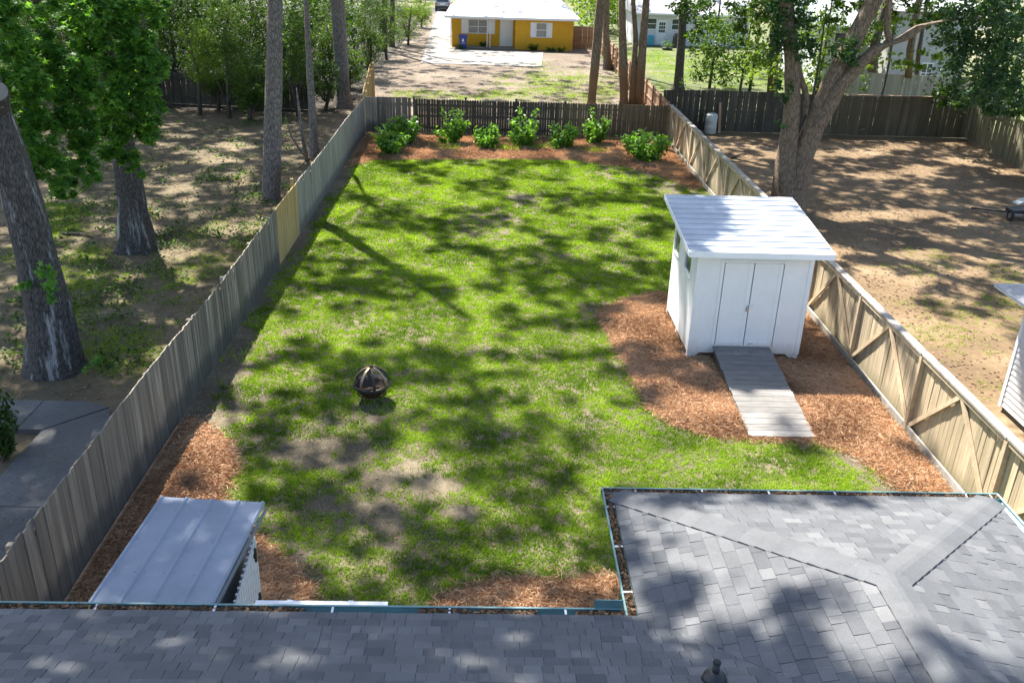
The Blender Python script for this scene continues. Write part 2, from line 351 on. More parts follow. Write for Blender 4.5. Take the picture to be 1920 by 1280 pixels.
# value noise for scattering
def vnoise(x, y, s, seed):
    t = np.random.default_rng(seed).uniform(0, 1, (256, 256)); x = x*s+40.3; y = y*s+71.7
    i, j = np.floor(x).astype(int), np.floor(y).astype(int); fx, fy = x-i, y-j; fx = fx*fx*(3-2*fx); fy = fy*fy*(3-2*fy)
    g = lambda a, b: t[a % 256, b % 256]
    return (g(i, j)*(1-fx)+g(i+1, j)*fx)*(1-fy)+(g(i, j+1)*(1-fx)+g(i+1, j+1)*fx)*fy
def fbm(x, y, s, seed): return .55*vnoise(x, y, s, seed)+.3*vnoise(x, y, s*2.3, seed+1)+.15*vnoise(x, y, s*5.1, seed+2)
def pxarr(X, Y, Z=0.):
    v = np.stack([X, Y, np.zeros_like(X)+Z], -1)-CAM; wz = v@AF; return 960+FPX*(v@AR)/wz, 640-FPX*(v@AU)/wz
def ell(px, py, L):
    """0..1, 1 in the middle of any listed pixel ellipse"""
    m = np.zeros_like(px)
    for cx, cy, rx, ry in L: m = np.maximum(m, np.clip(1.75-1.25*np.hypot((px-cx)/rx, (py-cy)/ry), 0, 1))
    return m
def inpoly(X, Y, P):
    r = np.zeros(len(X), bool); n = len(P)
    for i in range(n):
        (x0, y0), (x1, y1) = P[i][:2], P[(i+1) % n][:2]
        c = (y0 > Y) != (y1 > Y); r ^= c & (X < (x1-x0)*(Y-y0)/((y1-y0) if y1 != y0 else 1e-9)+x0)
    return r
gp = lambda L: [tuple(G(*p)[:2]) for p in L]
BED_BACK = [(XL+.03, YB-.1), (XL+.03, float(G(641, 316)[1]))]+gp([(700, 300), (800, 299), (950, 298), (1080, 301), (1180, 314), (1250, 332), (1300, 356)])
BED_BACK += [(XR-.12, float(G(1300, 352)[1])), (XR-.12, YB-.1)]
BED_SHED = gp([(1129, 596), (1140, 580), (1165, 568), (1200, 558), (1246, 552)])+[(4.8, 22.0), (8.2, 22.6), (8.2, 11.0)]+gp([(1790, 922), (1690, 920), (1655, 885), (1600, 846), (1521, 826), (1396, 822), (1330, 814), (1262, 792), (1222, 764), (1195, 712), (1158, 645)])
BED_LEFT = [(XL+.03, 7.0), (XL+.03, 14.2)]+gp([(333, 786), (385, 806), (434, 846), (434, 890), (400, 940)])+[(-3.2, 11.2), (-2.9, 9.9)]+gp([(515, 1046), (548, 1072), (578, 1112)])+[(-1.95, 7.0)]
BED_WALL = gp([(830, 1128), (860, 1112), (930, 1100), (1050, 1098), (1160, 1088)])+[(1.6, 9.2), (1.6, 6.9), (-.9, 6.9)]
BEDS = [BED_BACK, BED_SHED, BED_LEFT, BED_WALL]

def blades(C, h, wd, rng, lean=.5):
    n = len(C); az = rng.uniform(0, 6.283, n); la = rng.uniform(0, 6.283, n); h = h*rng.uniform(.5, 1.3, n); L = h*rng.uniform(.1, lean*1.6, n)
    a = np.stack([np.cos(az), np.sin(az), 0*az], 1)*(wd/2)[:, None]
    tip = C+np.stack([np.cos(la)*L, np.sin(la)*L, h], 1)
    V = np.stack([C-a, C+a, tip], 1).reshape(-1, 3); return V, np.arange(3*n).reshape(n, 3)
BARE = [(905, 420, 75, 30), (985, 375, 35, 18), (870, 395, 40, 16), (1112, 588, 42, 24), (1190, 318, 95, 20), (1270, 350, 60, 22), (700, 770, 55, 22), (590, 845, 110, 34), (745, 880, 85, 42), (500, 830, 60, 20),
        (800, 905, 60, 30), (700, 965, 60, 30), (470, 760, 40, 24), (400, 790, 40, 24), (560, 1040, 30, 26), (570, 1085, 30, 22), (1010, 905, 26, 12), (920, 812, 30, 12), (1150, 440, 50, 14), (1190, 490, 50, 12), (630, 330, 26, 26),
        (1585, 862, 80, 24), (1660, 905, 50, 24), (1530, 845, 50, 14), (900, 655, 30, 12), (540, 620, 22, 10), (480, 560, 24, 12), (455, 640, 22, 20), (440, 695, 25, 18), (800, 640, 25, 9), (560, 430, 18, 40), (590, 380, 18, 30),
        (630, 860, 60, 25), (430, 840, 40, 20), (730, 1020, 30, 16), (600, 950, 30, 14), (1040, 480, 40, 10), (760, 700, 24, 9), (660, 545, 26, 9), (840, 640, 20, 8), (1060, 380, 30, 10), (860, 960, 40, 16)]
def make_grass():
    rng = np.random.default_rng(3); Vs = []; A = []
    def zone(y0, y1, dens, per, h, wd, spread):
        n = int((y1-y0)*(XR-XL)*dens/per); X = rng.uniform(XL+.05, XR-.1, n); Y = rng.uniform(y0, y1, n)
        px, py = pxarr(X, Y); f = fbm(X, Y, .8, 5); f2 = vnoise(X, Y, 3.2, 9)
        bare = ell(px, py, BARE); left = np.clip(1-(X-XL-.1)/.85, 0, 1)
        low = np.clip((Y-8)/6, 0, 1)*0+np.clip((fbm(X, Y, .35, 21)-.42)*2.2, 0, 1)
        sparse = ((px < 900) & (py > 780))*.3+((px < 620) & (py > 600))*.12+(py < 420)*.05
        keep = rng.uniform(0, 1, n) < np.clip(1.22-(.4+.75*f2)*bare-.9*left-sparse*(.2+1.2*f2)-.55*np.clip(f-.5, 0, 1)*2-.2*low, .0, 1)
        thin = bare+left*.6+sparse
        for B in BEDS: keep &= ~inpoly(X+rng.normal(size=n)*.05, Y+rng.normal(size=n)*.05, B)
        keep &= ~((X > 5.05) & (X < 6.42) & (Y > 14.95) & (Y < 18.5))
        X, Y, f, thin = X[keep], Y[keep], f[keep], thin[keep]; n = len(X); hs = h*rng.uniform(.7, 1.35, n)*(1+.35*np.clip(thin, 0, .6))
        C = np.zeros((n*per, 3)); C[:, 0] = np.repeat(X, per)+rng.normal(size=n*per)*spread; C[:, 1] = np.repeat(Y, per)+rng.normal(size=n*per)*spread
        C[:, 0] = np.clip(C[:, 0], XL+.04, XR-.06); C[:, 2] = -.008
        V, F = blades(C, np.repeat(hs, per), np.full(n*per, wd), rng, .8); Vs.append(V)
        tone = np.repeat(np.clip(.45+.9*(vnoise(X, Y, 1.3, 33)-.5)+rng.normal(size=n)*.16, 0, 1), per)+rng.normal(size=n*per)*.13
        A.append(np.repeat(np.clip(tone, 0, 1), 3))
    zone(6.4, 15, 3200, 12, .048, .016, .045); zone(15, 24, 2300, 12, .045, .02, .05); zone(24, 40.5, 1400, 12, .045, .03, .065)
    V = np.concatenate(Vs); o = link('lawn_grass', mesh_np('lawn_grass', V, np.arange(len(V)).reshape(-1, 3), np.concatenate(A)), 'grass')
    tag(o, 'patchy bright green lawn grass inside the fenced yard', 'grass', kind='stuff')
    # dry thatch in the thin places
    n = 60000; X = rng.uniform(XL+.1, XR-.15, n); Y = rng.uniform(7.5, 38, n); px, py = pxarr(X, Y)
    keep = rng.uniform(0, 1, n) < np.clip(.05+.8*ell(px, py, BARE)+.3*((px < 900) & (py > 780)), 0, .8)*np.where(Y < 20, 1, .55)*vnoise(X, Y, 2.2, 77)*1.3
    for B in BEDS: keep &= ~inpoly(X, Y, B)
    X, Y = X[keep], Y[keep]; n = len(X); per = 3; C = np.zeros((n*per, 3)); C[:, 0] = np.repeat(X, per)+rng.normal(size=n*per)*.05; C[:, 1] = np.repeat(Y, per)+rng.normal(size=n*per)*.05; C[:, 2] = -.008
    V, F = blades(C, np.full(n*per, .03), np.full(n*per, .012), rng, 2.2)
    o = link('dry_thatch', mesh_np('dry_thatch', V, F, np.repeat(rng.uniform(0, 1, n*per), 3)), 'drygrass'); tag(o, 'dry straw-coloured thatch in the bare patches of the lawn', 'dry grass', kind='stuff')
    # neighbours' grass
    for nm, lab, m, x0, y0, x1, y1, dens, L in (
        ('left_yard_grass', 'thin grass among pine litter under the trees left of the fence', 'grass', -16, 12, XL-.1, 30, 1200, [(120, 500, 120, 40), (400, 520, 60, 50), (330, 560, 200, 60), (180, 560, 120, 70), (440, 450, 90, 30), (250, 640, 130, 60), (100, 420, 60, 60)]),
        ('right_yard_grass', 'thin pale grass tufts on the sandy yard right of the fence', 'grass', XR+.3, 14, 20, 30, 500, [(1740, 640, 70, 60), (1800, 600, 110, 40), (1880, 560, 60, 60), (1850, 700, 60, 40), (1720, 500, 60, 30), (1700, 590, 60, 30)]),
        ('dirt_yard_grass', 'thin grass in the dirt yard before the yellow house', 'grass', -6, YB+.3, 8.3, 70, 220, [(1040, 160, 110, 26), (900, 180, 160, 10), (780, 178, 60, 8), (1100, 175, 60, 18), (1010, 120, 20, 6)]),
        ('neighbour_grass', 'sunny grass in the yard of the white house', 'grass', 8.8, 46, 34, 80, 160, [(1300, 110, 140, 45), (1250, 110, 60, 50), (1400, 140, 90, 40)])):
        n = int((x1-x0)*(y1-y0)*dens/8); X = rng.uniform(x0, x1, n); Y = rng.uniform(y0, y1, n); px, py = pxarr(X, Y)
        keep = rng.uniform(0, 1, n) < ell(px, py, L)*np.clip(fbm(X, Y, .9, 41)*2.4-.7, 0, 1); X, Y = X[keep], Y[keep]; n = len(X); per = 8
        far = 1 if y0 < 35 else 2.2; C = np.zeros((n*per, 3)); C[:, 0] = np.repeat(X, per)+rng.normal(size=n*per)*.06*far; C[:, 1] = np.repeat(Y, per)+rng.normal(size=n*per)*.06*far; C[:, 2] = -.008
        C[:, 0] = np.clip(C[:, 0], x0, x1)
        V, F = blades(C, np.full(n*per, .055*far**.5), np.full(n*per, .014*far), rng, .8)
        o = link(nm, mesh_np(nm, V, F, np.repeat(rng.uniform(.2, 1, n*per), 3)), m); tag(o, lab, 'grass', kind='stuff')
make_grass()

def tri_fill(P, nm, z, m, edge=.5, hgt=.07, step=.22):
    """bed as a low mound over the polygon"""
    P = np.array(P); x0, y0 = P.min(0); x1, y1 = P.max(0); xs = np.arange(x0, x1, step); ys = np.arange(y0, y1, step)
    XX, YY = np.meshgrid(xs, ys, indexing='ij'); X, Y = XX.ravel(), YY.ravel(); ins = inpoly(X, Y, P)
    dm = np.full(len(X), 9.)
    for i in range(len(P)):
        a, b = P[i], P[(i+1) % len(P)]; d = b-a; t = np.clip(((X-a[0])*d[0]+(Y-a[1])*d[1])/(d@d+1e-9), 0, 1); dm = np.minimum(dm, np.hypot(X-a[0]-t*d[0], Y-a[1]-t*d[1]))
    Z = np.where(ins, z+hgt*np.clip(dm/edge, 0, 1)**.6*(.7+.6*vnoise(X, Y, 1.1, 51)), z-.02).reshape(XX.shape)
    nx, ny = XX.shape; idx = np.arange(nx*ny).reshape(nx, ny); I = ins.reshape(nx, ny)
    F = [(idx[i, j], idx[i+1, j], idx[i+1, j+1], idx[i, j+1]) for i in range(nx-1) for j in range(ny-1) if I[i, j] or I[i+1, j] or I[i, j+1] or I[i+1, j+1]]
    o = link(nm, mesh_np(nm, np.stack([X, Y, Z.ravel()], 1), F, smooth=True), m); tag(o, kind='structure')
    def zat(x, y):
        i = np.clip(((x-x0)/step).astype(int), 0, nx-2); j = np.clip(((y-y0)/step).astype(int), 0, ny-2); return np.maximum(Z[i, j], z)
    return zat
def needles(P, zat, dens, rng, holes=()):
    P = np.array(P); x0, y0 = P.min(0)-.2; x1, y1 = P.max(0)+.2; n = int((x1-x0)*(y1-y0)*dens); X = rng.uniform(x0, x1, n); Y = rng.uniform(y0, y1, n)
    k = inpoly(X+rng.normal(size=n)*.12, Y+rng.normal(size=n)*.12, P) & (X > XL+.12) & (X < XR-.1)
    for a, b, c, d in holes: k &= ~((X > a) & (X < c) & (Y > b) & (Y < d))
    X, Y = X[k], Y[k]; n = len(X); az = rng.uniform(0, 6.283, n)+2*vnoise(X, Y, 2.5, 5); el = rng.normal(size=n)*.22; L = rng.uniform(.14, .27, n)
    dr = np.stack([np.cos(az)*np.cos(el), np.sin(az)*np.cos(el), np.sin(el)], 1); C = np.stack([X, Y, zat(X, Y)+rng.uniform(.01, .045, n)], 1)
    wv = np.stack([-np.sin(az), np.cos(az), 0*az], 1)*rng.uniform(.0015, .0034, n)[:, None]; bend = np.stack([0*az, 0*az, rng.uniform(.0, .03, n)], 1)
    V = np.stack([C-dr*L[:, None]/2-wv, C-dr*L[:, None]/2+wv, C+wv*1.2+bend, C+dr*L[:, None]/2, C-wv*1.2+bend], 1).reshape(-1, 3)
    tone = np.clip(.45+.7*(vnoise(X, Y, 1.2, 91)-.5)+rng.normal(size=n)*.25, 0, 1)
    return V, np.arange(5*n).reshape(n, 5), np.repeat(tone, 5)
for P, nm, lab, dens in ((BED_BACK, 'back_mulch_bed', 'pine straw mulch round the shrubs along the back fence', 1300), (BED_SHED, 'shed_mulch_bed', 'orange pine straw mulch round the white shed and ramp', 3400),
                         (BED_LEFT, 'side_mulch_bed', 'pine straw mulch between grey fence and small metal shed', 3600), (BED_WALL, 'wall_mulch_bed', 'narrow strip of pine straw along the house gutter', 3600)):
    za = tri_fill(P, nm, 0., 'strawbase'); V, F, a = needles(P, za, dens, np.random.default_rng(8), [(4.6, 18.6, 7.0, 21.0), (5.1, 15.0, 6.45, 18.6)] if nm[:4] == 'shed' else [(-4.3, 7., -2.9, 9.7)] if nm[:4] == 'side' else ())
    tag(link('pine_straw', mesh_np('pine_straw', V, F, a), 'straw'), lab, 'pine straw', kind='stuff')

# fallen leaves on the bare yards
def litter(nm, lab, x0, y0, x1, y1, n, size, m='deadleaf', skip=()):
    rng = np.random.default_rng(len(nm)); X = rng.uniform(x0, x1, n); Y = rng.uniform(y0, y1, n); k = rng.uniform(0, 1, n) < np.clip(fbm(X, Y, .5, 61)*2.2-.45, .05, 1)
    for a, b, c, d in skip: k &= ~((X > a) & (X < c) & (Y > b) & (Y < d))
    P = np.stack([X, Y, np.full(n, .012)], 1)[k]; V, F, a = leaves(P, size, rng, 'blob', 3., .05); V[:, 2] = np.maximum(V[:, 2], -.004)
    tag(link(nm, mesh_np(nm, V, F, a), m), lab, 'leaves', kind='stuff')
litter('right_leaf_litter', 'brown fallen leaves over the shaded yard under the big tree', XR+.2, 17, 23.8, 44.9, 15000, .065, skip=[(10.6, 10, 30, 16.6)])
litter('left_leaf_litter', 'brown fallen leaves and needles under the trees at left', -22, 13, XL-.12, 46, 14000, .065, skip=[(-11.6, 8, -6.2, 15.9)])
litter('dirt_yard_litter', 'scattered leaves on the dirt yard before the yellow house', -7.4, YB+.3, 8.3, 73, 5000, .08)
litter('lawn_leaf_litter', 'a few fallen leaves along the fence and on the lawn', XL+.1, 8, XR-.2, 40, 1700, .05)
litter('patio_leaf_litter', 'pale leaves scattered on the old concrete patio', -8.2, 9, -6.7, 14, 0+260, .03)
bpy.data.objects['patio_leaf_litter'].location.z = .095

# ------------------------------------------------------------------ fences
def unit_board(name, dog=False, m='fence_grey'):
    if dog:
        pr = [(-.5, 0), (.5, 0), (.5, .965), (.22, 1), (-.22, 1), (-.5, .965)]
        b = MB().prism([(x, -.5, z) for x, z in pr], [(x, .5, z) for x, z in pr]); b.f = [tuple(reversed(f)) for f in b.f]
    else: b = MB().box((-.5, -.5, 0), (.5, .5, 1))
    me = mesh_np(name, b.v, b.f); me.materials.append(MT[m]); return me
UB = {}
def ub(m, dog=False):
    k = (m, dog)
    if k not in UB: UB[k] = unit_board('board_'+m, dog, m)
    return UB[k]
def run_fence(root, p, q, mfun, hfun, pitch=.142, bw=.139, th=.02, dog=False, name='board', face=0., tilt=.006, zb=0.01):
    """boards one by one from p to q (plan points)"""
    p, q = np.array(p, float), np.array(q, float); L = np.linalg.norm(q-p); d = (q-p)/L; n = int(L/pitch); a = math.atan2(d[1], d[0]); off = np.array([-d[1], d[0]])*face
    for i in range(n):
        c = p+d*(i+.5)*pitch+off; h = hfun(i*pitch, c)*random.uniform(.996, 1.004); o = bpy.data.objects.new(name, ub(mfun(i*pitch, c), dog)); COL.objects.link(o); o.parent = root
        o.location = (c[0]-WL[root][0], c[1]-WL[root][1], zb-WL[root][2]+random.uniform(-.004, .004)); o.scale = (bw*random.uniform(.965, 1.0), th, h)
        o.rotation_euler = (random.gauss(0, tilt), random.gauss(0, tilt*.7), a+random.gauss(0, .012))
def rails(root, p, q, zs, m, face, w=.04, h=.09, name='rail'):
    p, q = np.array(p, float), np.array(q, float); d = (q-p)/np.linalg.norm(q-p); o = np.array([-d[1], d[0]])*face
    for z in zs: MB().beam((*(p+o), z), (*(q+o), z), w, h).build(name, m, root)
def posts(root, p, q, step, h, m, face, s=.09, start=0., cap=False):
    p, q = np.array(p, float), np.array(q, float); L = np.linalg.norm(q-p); d = (q-p)/L; o = np.array([-d[1], d[0]])*face; t = start
    while t <= L+.01:
        c = p+d*t+o; b = MB().box((c[0]-s/2, c[1]-s/2, 0), (c[0]+s/2, c[1]+s/2, h))
        if cap: b.box((c[0]-s*.7, c[1]-s*.7, h), (c[0]+s*.7, c[1]+s*.7, h+.03)); b.prism([(c[0]+a*s*.5, c[1]+e*s*.5, h+.03) for a, e in ((-1, -1), (1, -1), (1, 1), (-1, 1))], [(c[0]+a*s*.12, c[1]+e*s*.12, h+.09) for a, e in ((-1, -1), (1, -1), (1, 1), (-1, 1))])
        b.build('post', m, root); t += step
# left fence
lf = thing('board_fence', 'long weathered grey board fence along the left of the lawn with one yellow section', 'fence', (XL, 24, 0))
yn0, yn1 = float(AX(522, 470, XL)[1]), float(AX(559, 400, XL)[1])
run_fence(lf, (XL, 4.5), (XL, YB-.05), lambda t, c: 'fence_new' if yn0 < c[1] < yn1 else ('fence_pale' if c[1] >= yn1 else 'fence_grey'),
          lambda t, c: 1.6+.03*math.sin(c[1]*.55)+(.02 if c[1] > yn1 else 0)-.05*math.exp(-((c[1]-17.5)/2.5)**2))
rails(lf, (XL, 4.5), (XL, YB-.1), (.3, .85, 1.35), 'fence_grey', .035); posts(lf, (XL, 4.6), (XL, YB-.2), 2.44, 1.5, 'fence_grey', .105)
MB().box((XL-.16, yn1-.1, 0), (XL-.07, yn1-.01, 1.78)).build('post', 'fence_new', lf, label='taller new yellow post behind the fence')
# right fence with A-braces
SP, A0 = 3.144, 20.16
rf = thing('braced_fence', 'tan board fence with diagonal braces and flat cap along the right of the lawn', 'fence', (XR, 24, 0))
XB = XR+.1
run_fence(rf, (XB, 6.0), (XB, YB), lambda t, c: 'fence_tan', lambda t, c: 1.62, face=0.)
yy = A0-SP*4.5
while yy < YB:
    box('post', (XR-.005, yy-.045, 0), (XB-.012, yy+.045, 1.62), 'brace', rf)
    for sgn in (-1, 1):
        if 6 < yy+sgn*SP/2 < YB: MB().beam((XR+.045, yy+sgn*.06, .14), (XR+.045, yy+sgn*(SP/2-.03), 1.56), .085, .045, up=(1, 0, 0)).build('brace', 'brace', rf)
    yy += SP
for k in range(-5, 8):
    y0 = A0+k*SP-SP/2; y1 = min(y0+SP-.006, YB)
    if y1 < 6 or y0 > YB: continue
    MB().beam((XR+.04, y0, 1.6), (XR+.04, y1, 1.6), .05, .085).build('top_rail', 'brace', rf)
    jx = random.uniform(-.012, .012); MB().beam((XR+.075+jx, y0, 1.668), (XR+.075-jx, y1, 1.668), .17, .038).build('cap_board', 'cap_grey', rf)
    MB().beam((XR+.02, y0+.05, .075), (XR+.02, y1-.05, .075), .04, .15).build('kick_board', 'cap_grey', rf)
# back fence
bf = thing('picket_fence', 'dark dog-eared picket fence behind the row of shrubs', 'fence', (1, YB, 0)); xs0 = float(AY(775, 225, YB)[0])
run_fence(bf, (xs0, YB), (XR+.05, YB), lambda t, c: 'fence_dark' if c[0] < 3.2 else 'fence_brown', lambda t, c: 1.62, .118, .1135, .02, True, 'picket')
for z in (.3, .85, 1.35):
    MB().beam((xs0, YB+.035, z), (3.2, YB+.035, z), .04, .09).build('rail', 'fence_dark', bf); MB().beam((3.2, YB+.035, z), (XR+.05, YB+.035, z), .04, .09).build('rail', 'fence_brown', bf)
for px in (776, 873, 968, 1060, 1163):
    x = float(AY(px, 200, YB)[0]); b = MB().box((x-.045, YB+.06, 0), (x+.045, YB+.15, 1.68)); b.box((x-.065, YB+.04, 1.68), (x+.065, YB+.17, 1.72)); b.build('post', 'fence_dark', bf)
bl = thing('board_fence', 'short grey-brown board section at the left end of the back fence', 'fence', (-4.7, YB, 0))
run_fence(bl, (XL+.02, YB), (xs0-.05, YB), lambda t, c: 'fence_grey', lambda t, c: 1.66); rails(bl, (XL+.02, YB), (xs0-.05, YB), (.3, 1.35), 'fence_grey', .035)
# beyond the back fence
f1 = thing('board_fence', 'new yellow pine fence beyond the far left corner of the lawn', 'fence', (-6.2, 47, 0))
run_fence(f1, (-6.0, YB+.3), (-6.9, 53), lambda t, c: 'fence_new', lambda t, c: 1.75); posts(f1, (-5.93, YB+.35), (-6.8, 53), 2.44, 1.85, 'fence_new', -.08); rails(f1, (-6, YB+.3), (-6.9, 53), (.35, 1.4), 'fence_new', -.035)
f2 = thing('board_fence', 'reddish tan fence with rails running back beside the dirt yard of the yellow house', 'fence', (8.3, 58, 0))
run_fence(f2, (8.45, YB+.4), (8.9, 76.5), lambda t, c: 'fence_red', lambda t, c: 1.6, .15, .145); posts(f2, (8.45, YB+.5), (8.9, 76.5), 2.44, 1.72, 'fence_red', .07); rails(f2, (8.45, YB+.5), (8.9, 76.5), (.35, .9, 1.5), 'fence_red', .035)
f3 = thing('board_fence', 'short red-brown fence joining the right corner of the yellow house', 'fence', (7.8, 79, 0))
run_fence(f3, (6.75, 80), (8.9, 80), lambda t, c: 'fence_red', lambda t, c: 1.75); rails(f3, (6.75, 80), (8.9, 80), (.35, .9, 1.5), 'fence_red', -.035); run_fence(f3, (8.92, 76.6), (8.92, 80), lambda t, c: 'fence_red', lambda t, c: 1.7)
f4 = thing('board_fence', 'nearly black board fence across the back of the right-hand yard', 'fence', (16, 45.3, 0))
run_fence(f4, (XR+.15, 45.3), (24.1, 45.3), lambda t, c: 'fence_dark' if c[0] < 16.5 else 'fence_brown', lambda t, c: 1.95+.04*math.sin(t*.5), bw=.141, tilt=.008)
rails(f4, (XR+.2, 45.3), (24.1, 45.3), (.4, 1.0, 1.7), 'fence_dark', .035); MB().beam((16.5, 45.3, 1.98), (23.2, 45.3, 1.98), .12, .03).build('cap_board', 'fence_red', f4)
f5 = thing('board_fence', 'olive stained board fence along the far right of the right-hand yard', 'fence', (24, 40, 0))
p5 = G(1920, 320)[:2]; d5 = np.array(p5)-np.array((24.0, 45.2)); run_fence(f5, (24.0, 45.2), np.array((24.0, 45.2))+d5*2.2, lambda t, c: 'fence_olive', lambda t, c: 1.9, tilt=.012)
rails(f5, (24.0, 45.2), np.array((24.0, 45.2))+d5*2.2, (.4, 1.5), 'fence_olive', .035)
f6 = thing('board_fence', 'pale beige board fence behind the black one below the grey house', 'fence', (24, 54, 0))
run_fence(f6, (19.2, 53.), (29.5, 51.5), lambda t, c: 'fence_beige', lambda t, c: 2.1); rails(f6, (19.2, 53.), (29.5, 51.5), (.4, 1.6), 'fence_beige', .035)
f7 = thing('board_fence', 'dark old fence in the shade of the woods at left', 'fence', (-18, 49, 0))
run_fence(f7, (-30, 50.5), (-9.5, 48.2), lambda t, c: 'fence_dark', lambda t, c: 1.6, tilt=.012); rails(f7, (-30, 50.5), (-9.5, 48.2), (.4, 1.3), 'fence_dark', -.035)

# ------------------------------------------------------------------ the house below the camera
SL, EZ = .28, 2.62
X0w, X1w, YW, YM = 1.56, 6.25, 9.17, 7.0; XC = (X0w+X1w)/2; HW = XC-X0w
hs = thing('house', 'house with grey shingle hip roof and teal gutters in the foreground', 'house', (0, 4, 0))
zm = lambda x, y: EZ+SL*(YM-y); zl = lambda x, y: EZ+SL*(x-X0w); zf = lambda x, y: EZ+SL*(YW-y); zr = lambda x, y: EZ+SL*(X1w-x)
AP = (XC, YW-HW); VT = (XC, YM-HW); HB = (XC-(VT[1]-1), 1.)
PL = {'main': ([(-9, YM), (X0w, YM), VT, HB, (-9, 1)], zm, (1, 0), (0, -1), (-9, YM)), 'left': ([(X0w, YW), AP, VT, (X0w, YM)], zl, (0, 1), (1, 0), (X0w, 3)),
      'front': ([(X1w, YW), AP, (X0w, YW)], zf, (1, 0), (0, -1), (X0w, YW)), 'right': ([(X1w, VT[1]), VT, AP, (X1w, YW)], zr, (0, 1), (-1, 0), (X1w, 1)), 'hip': ([(X1w, 1), HB, VT, (X1w, VT[1])], zr, (0, 1), (-1, 0), (X1w, 1))}
rb = MB()
for P, z, *_ in PL.values():
    top = [(*p, z(*p)-.004) for p in P]; bot = [(*p, z(*p)-.06) for p in P]
    rb.prism(bot, top)
roof = rb.build('roof', 'black', hs)
def clip(poly, P):
    c = np.mean(P, 0)
    for i in range(len(P)):
        a, b = np.array(P[i]), np.array(P[(i+1) % len(P)]); nrm = np.array([-(b-a)[1], (b-a)[0]])
        if nrm@(c-a) < 0: nrm = -nrm
        out = []
        for k in range(len(poly)):
            p, q = np.array(poly[k]), np.array(poly[(k+1) % len(poly)]); dp, dq = nrm@(p-a), nrm@(q-a)
            if dp >= 0: out.append(tuple(p))
            if dp*dq < 0: out.append(tuple(p+(q-p)*dp/(dp-dq)))
        poly = out
        if len(poly) < 3: return []
    return poly
rs = random.Random(5); shingles = []
EX = .142/math.hypot(1, SL)
for nm, (P, z, u, v, o) in PL.items():
    umax = 16; row = 0
    while row*EX < 7:
        t = rs.uniform(-.3, 0)
        while t < umax:
            wd = rs.choice((.1, .14, .17, .2, .26)); lo, hi = row*EX, (row+1)*EX+.012; raised = rs.random() < .5
            pt = lambda a, b: (o[0]+u[0]*a+v[0]*b, o[1]+u[1]*a+v[1]*b)
            q = clip([pt(t+.002, lo), pt(t+wd-.002, lo), pt(t+wd-.002, hi), pt(t+.002, hi)], P)
            if len(q) >= 3:
                e = .014 if raised else .008
                prof = lambda p: e*(1-max(0, min(1, (((p[0]-o[0])*v[0]+(p[1]-o[1])*v[1])-lo)/(hi-lo)))*.85)
                top = [(*p, z(*p)+prof(p)) for p in q]; bot = [(*p, z(*p)-.003) for p in q]; c = np.mean(top, 0); px, py = PXY(c); ar = abs(sum(q[i][0]*q[(i+1) % len(q)][1]-q[(i+1) % len(q)][0]*q[i][1] for i in range(len(q))))/2
                vis = -20 < px < 1940 and py < 1300; shingles.append((-(ar/np.linalg.norm(c-CAM)**2) if vis else 1, bot, top, min(1, max(0, rs.gauss(.5, .24)-(.1 if raised else -.05)))))
            t += wd
        row += 1
shingles.sort(key=lambda s: s[0])
rest = MB(); ra = []
for i, (k, bot, top, tone) in enumerate(shingles):
    if i < 300:
        b = MB().prism(bot, top); V = np.array(b.v)-WL[roof]; link('shingle', mesh_np('shingle', V, b.f, [tone]*len(V)), 'shingle', roof)
    else: rest.prism(bot, top); ra += [tone]*(len(bot)*2)
o = link('shingles', mesh_np('shingles', np.array(rest.v)-WL[roof], rest.f, ra), 'shingle', roof); o['kind'] = 'stuff'
# hip and ridge caps: folded pieces, each over the next lower one
def caps(a, b, za, zb, pa, pb, n):
    a, b = np.array([*a, za]), np.array([*b, zb])
    for i in range(n):
        p = a+(b-a)*i/n; q = a+(b-a)*(i+1.18)/n; e0, e1 = .026, .012; hw = .17; V = []
        d = (q-p)[:2]/np.linalg.norm((q-p)[:2]); s = np.array([-d[1], d[0]]); m = MB(); rows = []
        for c, e in ((p, e0), (q, e1)):
            r_ = []
            for k in (-1., -.5, -.16, .16, .5, 1.):
                xy = c[:2]+s*hw*k; zz = (pa(*xy) if k < 0 else pb(*xy)); zz = min(pa(*xy), pb(*xy)) if abs(k) > .3 else c[2]-SL*abs(k)*hw*.6
                r_.append((*xy, zz+e))
            rows.append(r_)
        V = rows[0]+rows[1]+[(x, y, zz-.02) for x, y, zz in rows[0]+rows[1]]
        F = [(k, k+1, k+7, k+6) for k in range(5)]+[(k+12, k+18, k+19, k+13) for k in range(5)]+[(k, k+12, k+13, k+1) for k in range(5)]+[(0, 6, 18, 12), (5, 17, 23, 11)]+[(k+6, k+7, k+19, k+18) for k in range(5)]
        link('ridge_cap', mesh_np('ridge_cap', np.array(V)-WL[roof], F, [min(1, max(0, rs.gauss(.58, .12)))]*len(V)), 'shingle', roof)
zap = EZ+SL*HW
caps((X0w+.05, YW-.05), AP, EZ+.05*SL, zap, zf, zl, 17); caps((X1w-.05, YW-.05), AP, EZ+.05*SL, zap, zr, zf, 17)
caps((XC, AP[1]+.05), (XC, VT[1]), zap, zap, zl, zr, 11); caps(VT, HB, zap, zap+SL*(VT[1]-1), zm, zr, 18)
# walls and soffit below the eaves
wb = MB(); wb.box((-8.7, .9, 0), (6.0, YM-.45, EZ-.1)); wb.build('wall', 'siding', hs); box('wall', (X0w+.3, YM-.5, 0), (X1w-.3, YW-.4, EZ-.1), 'siding', hs)
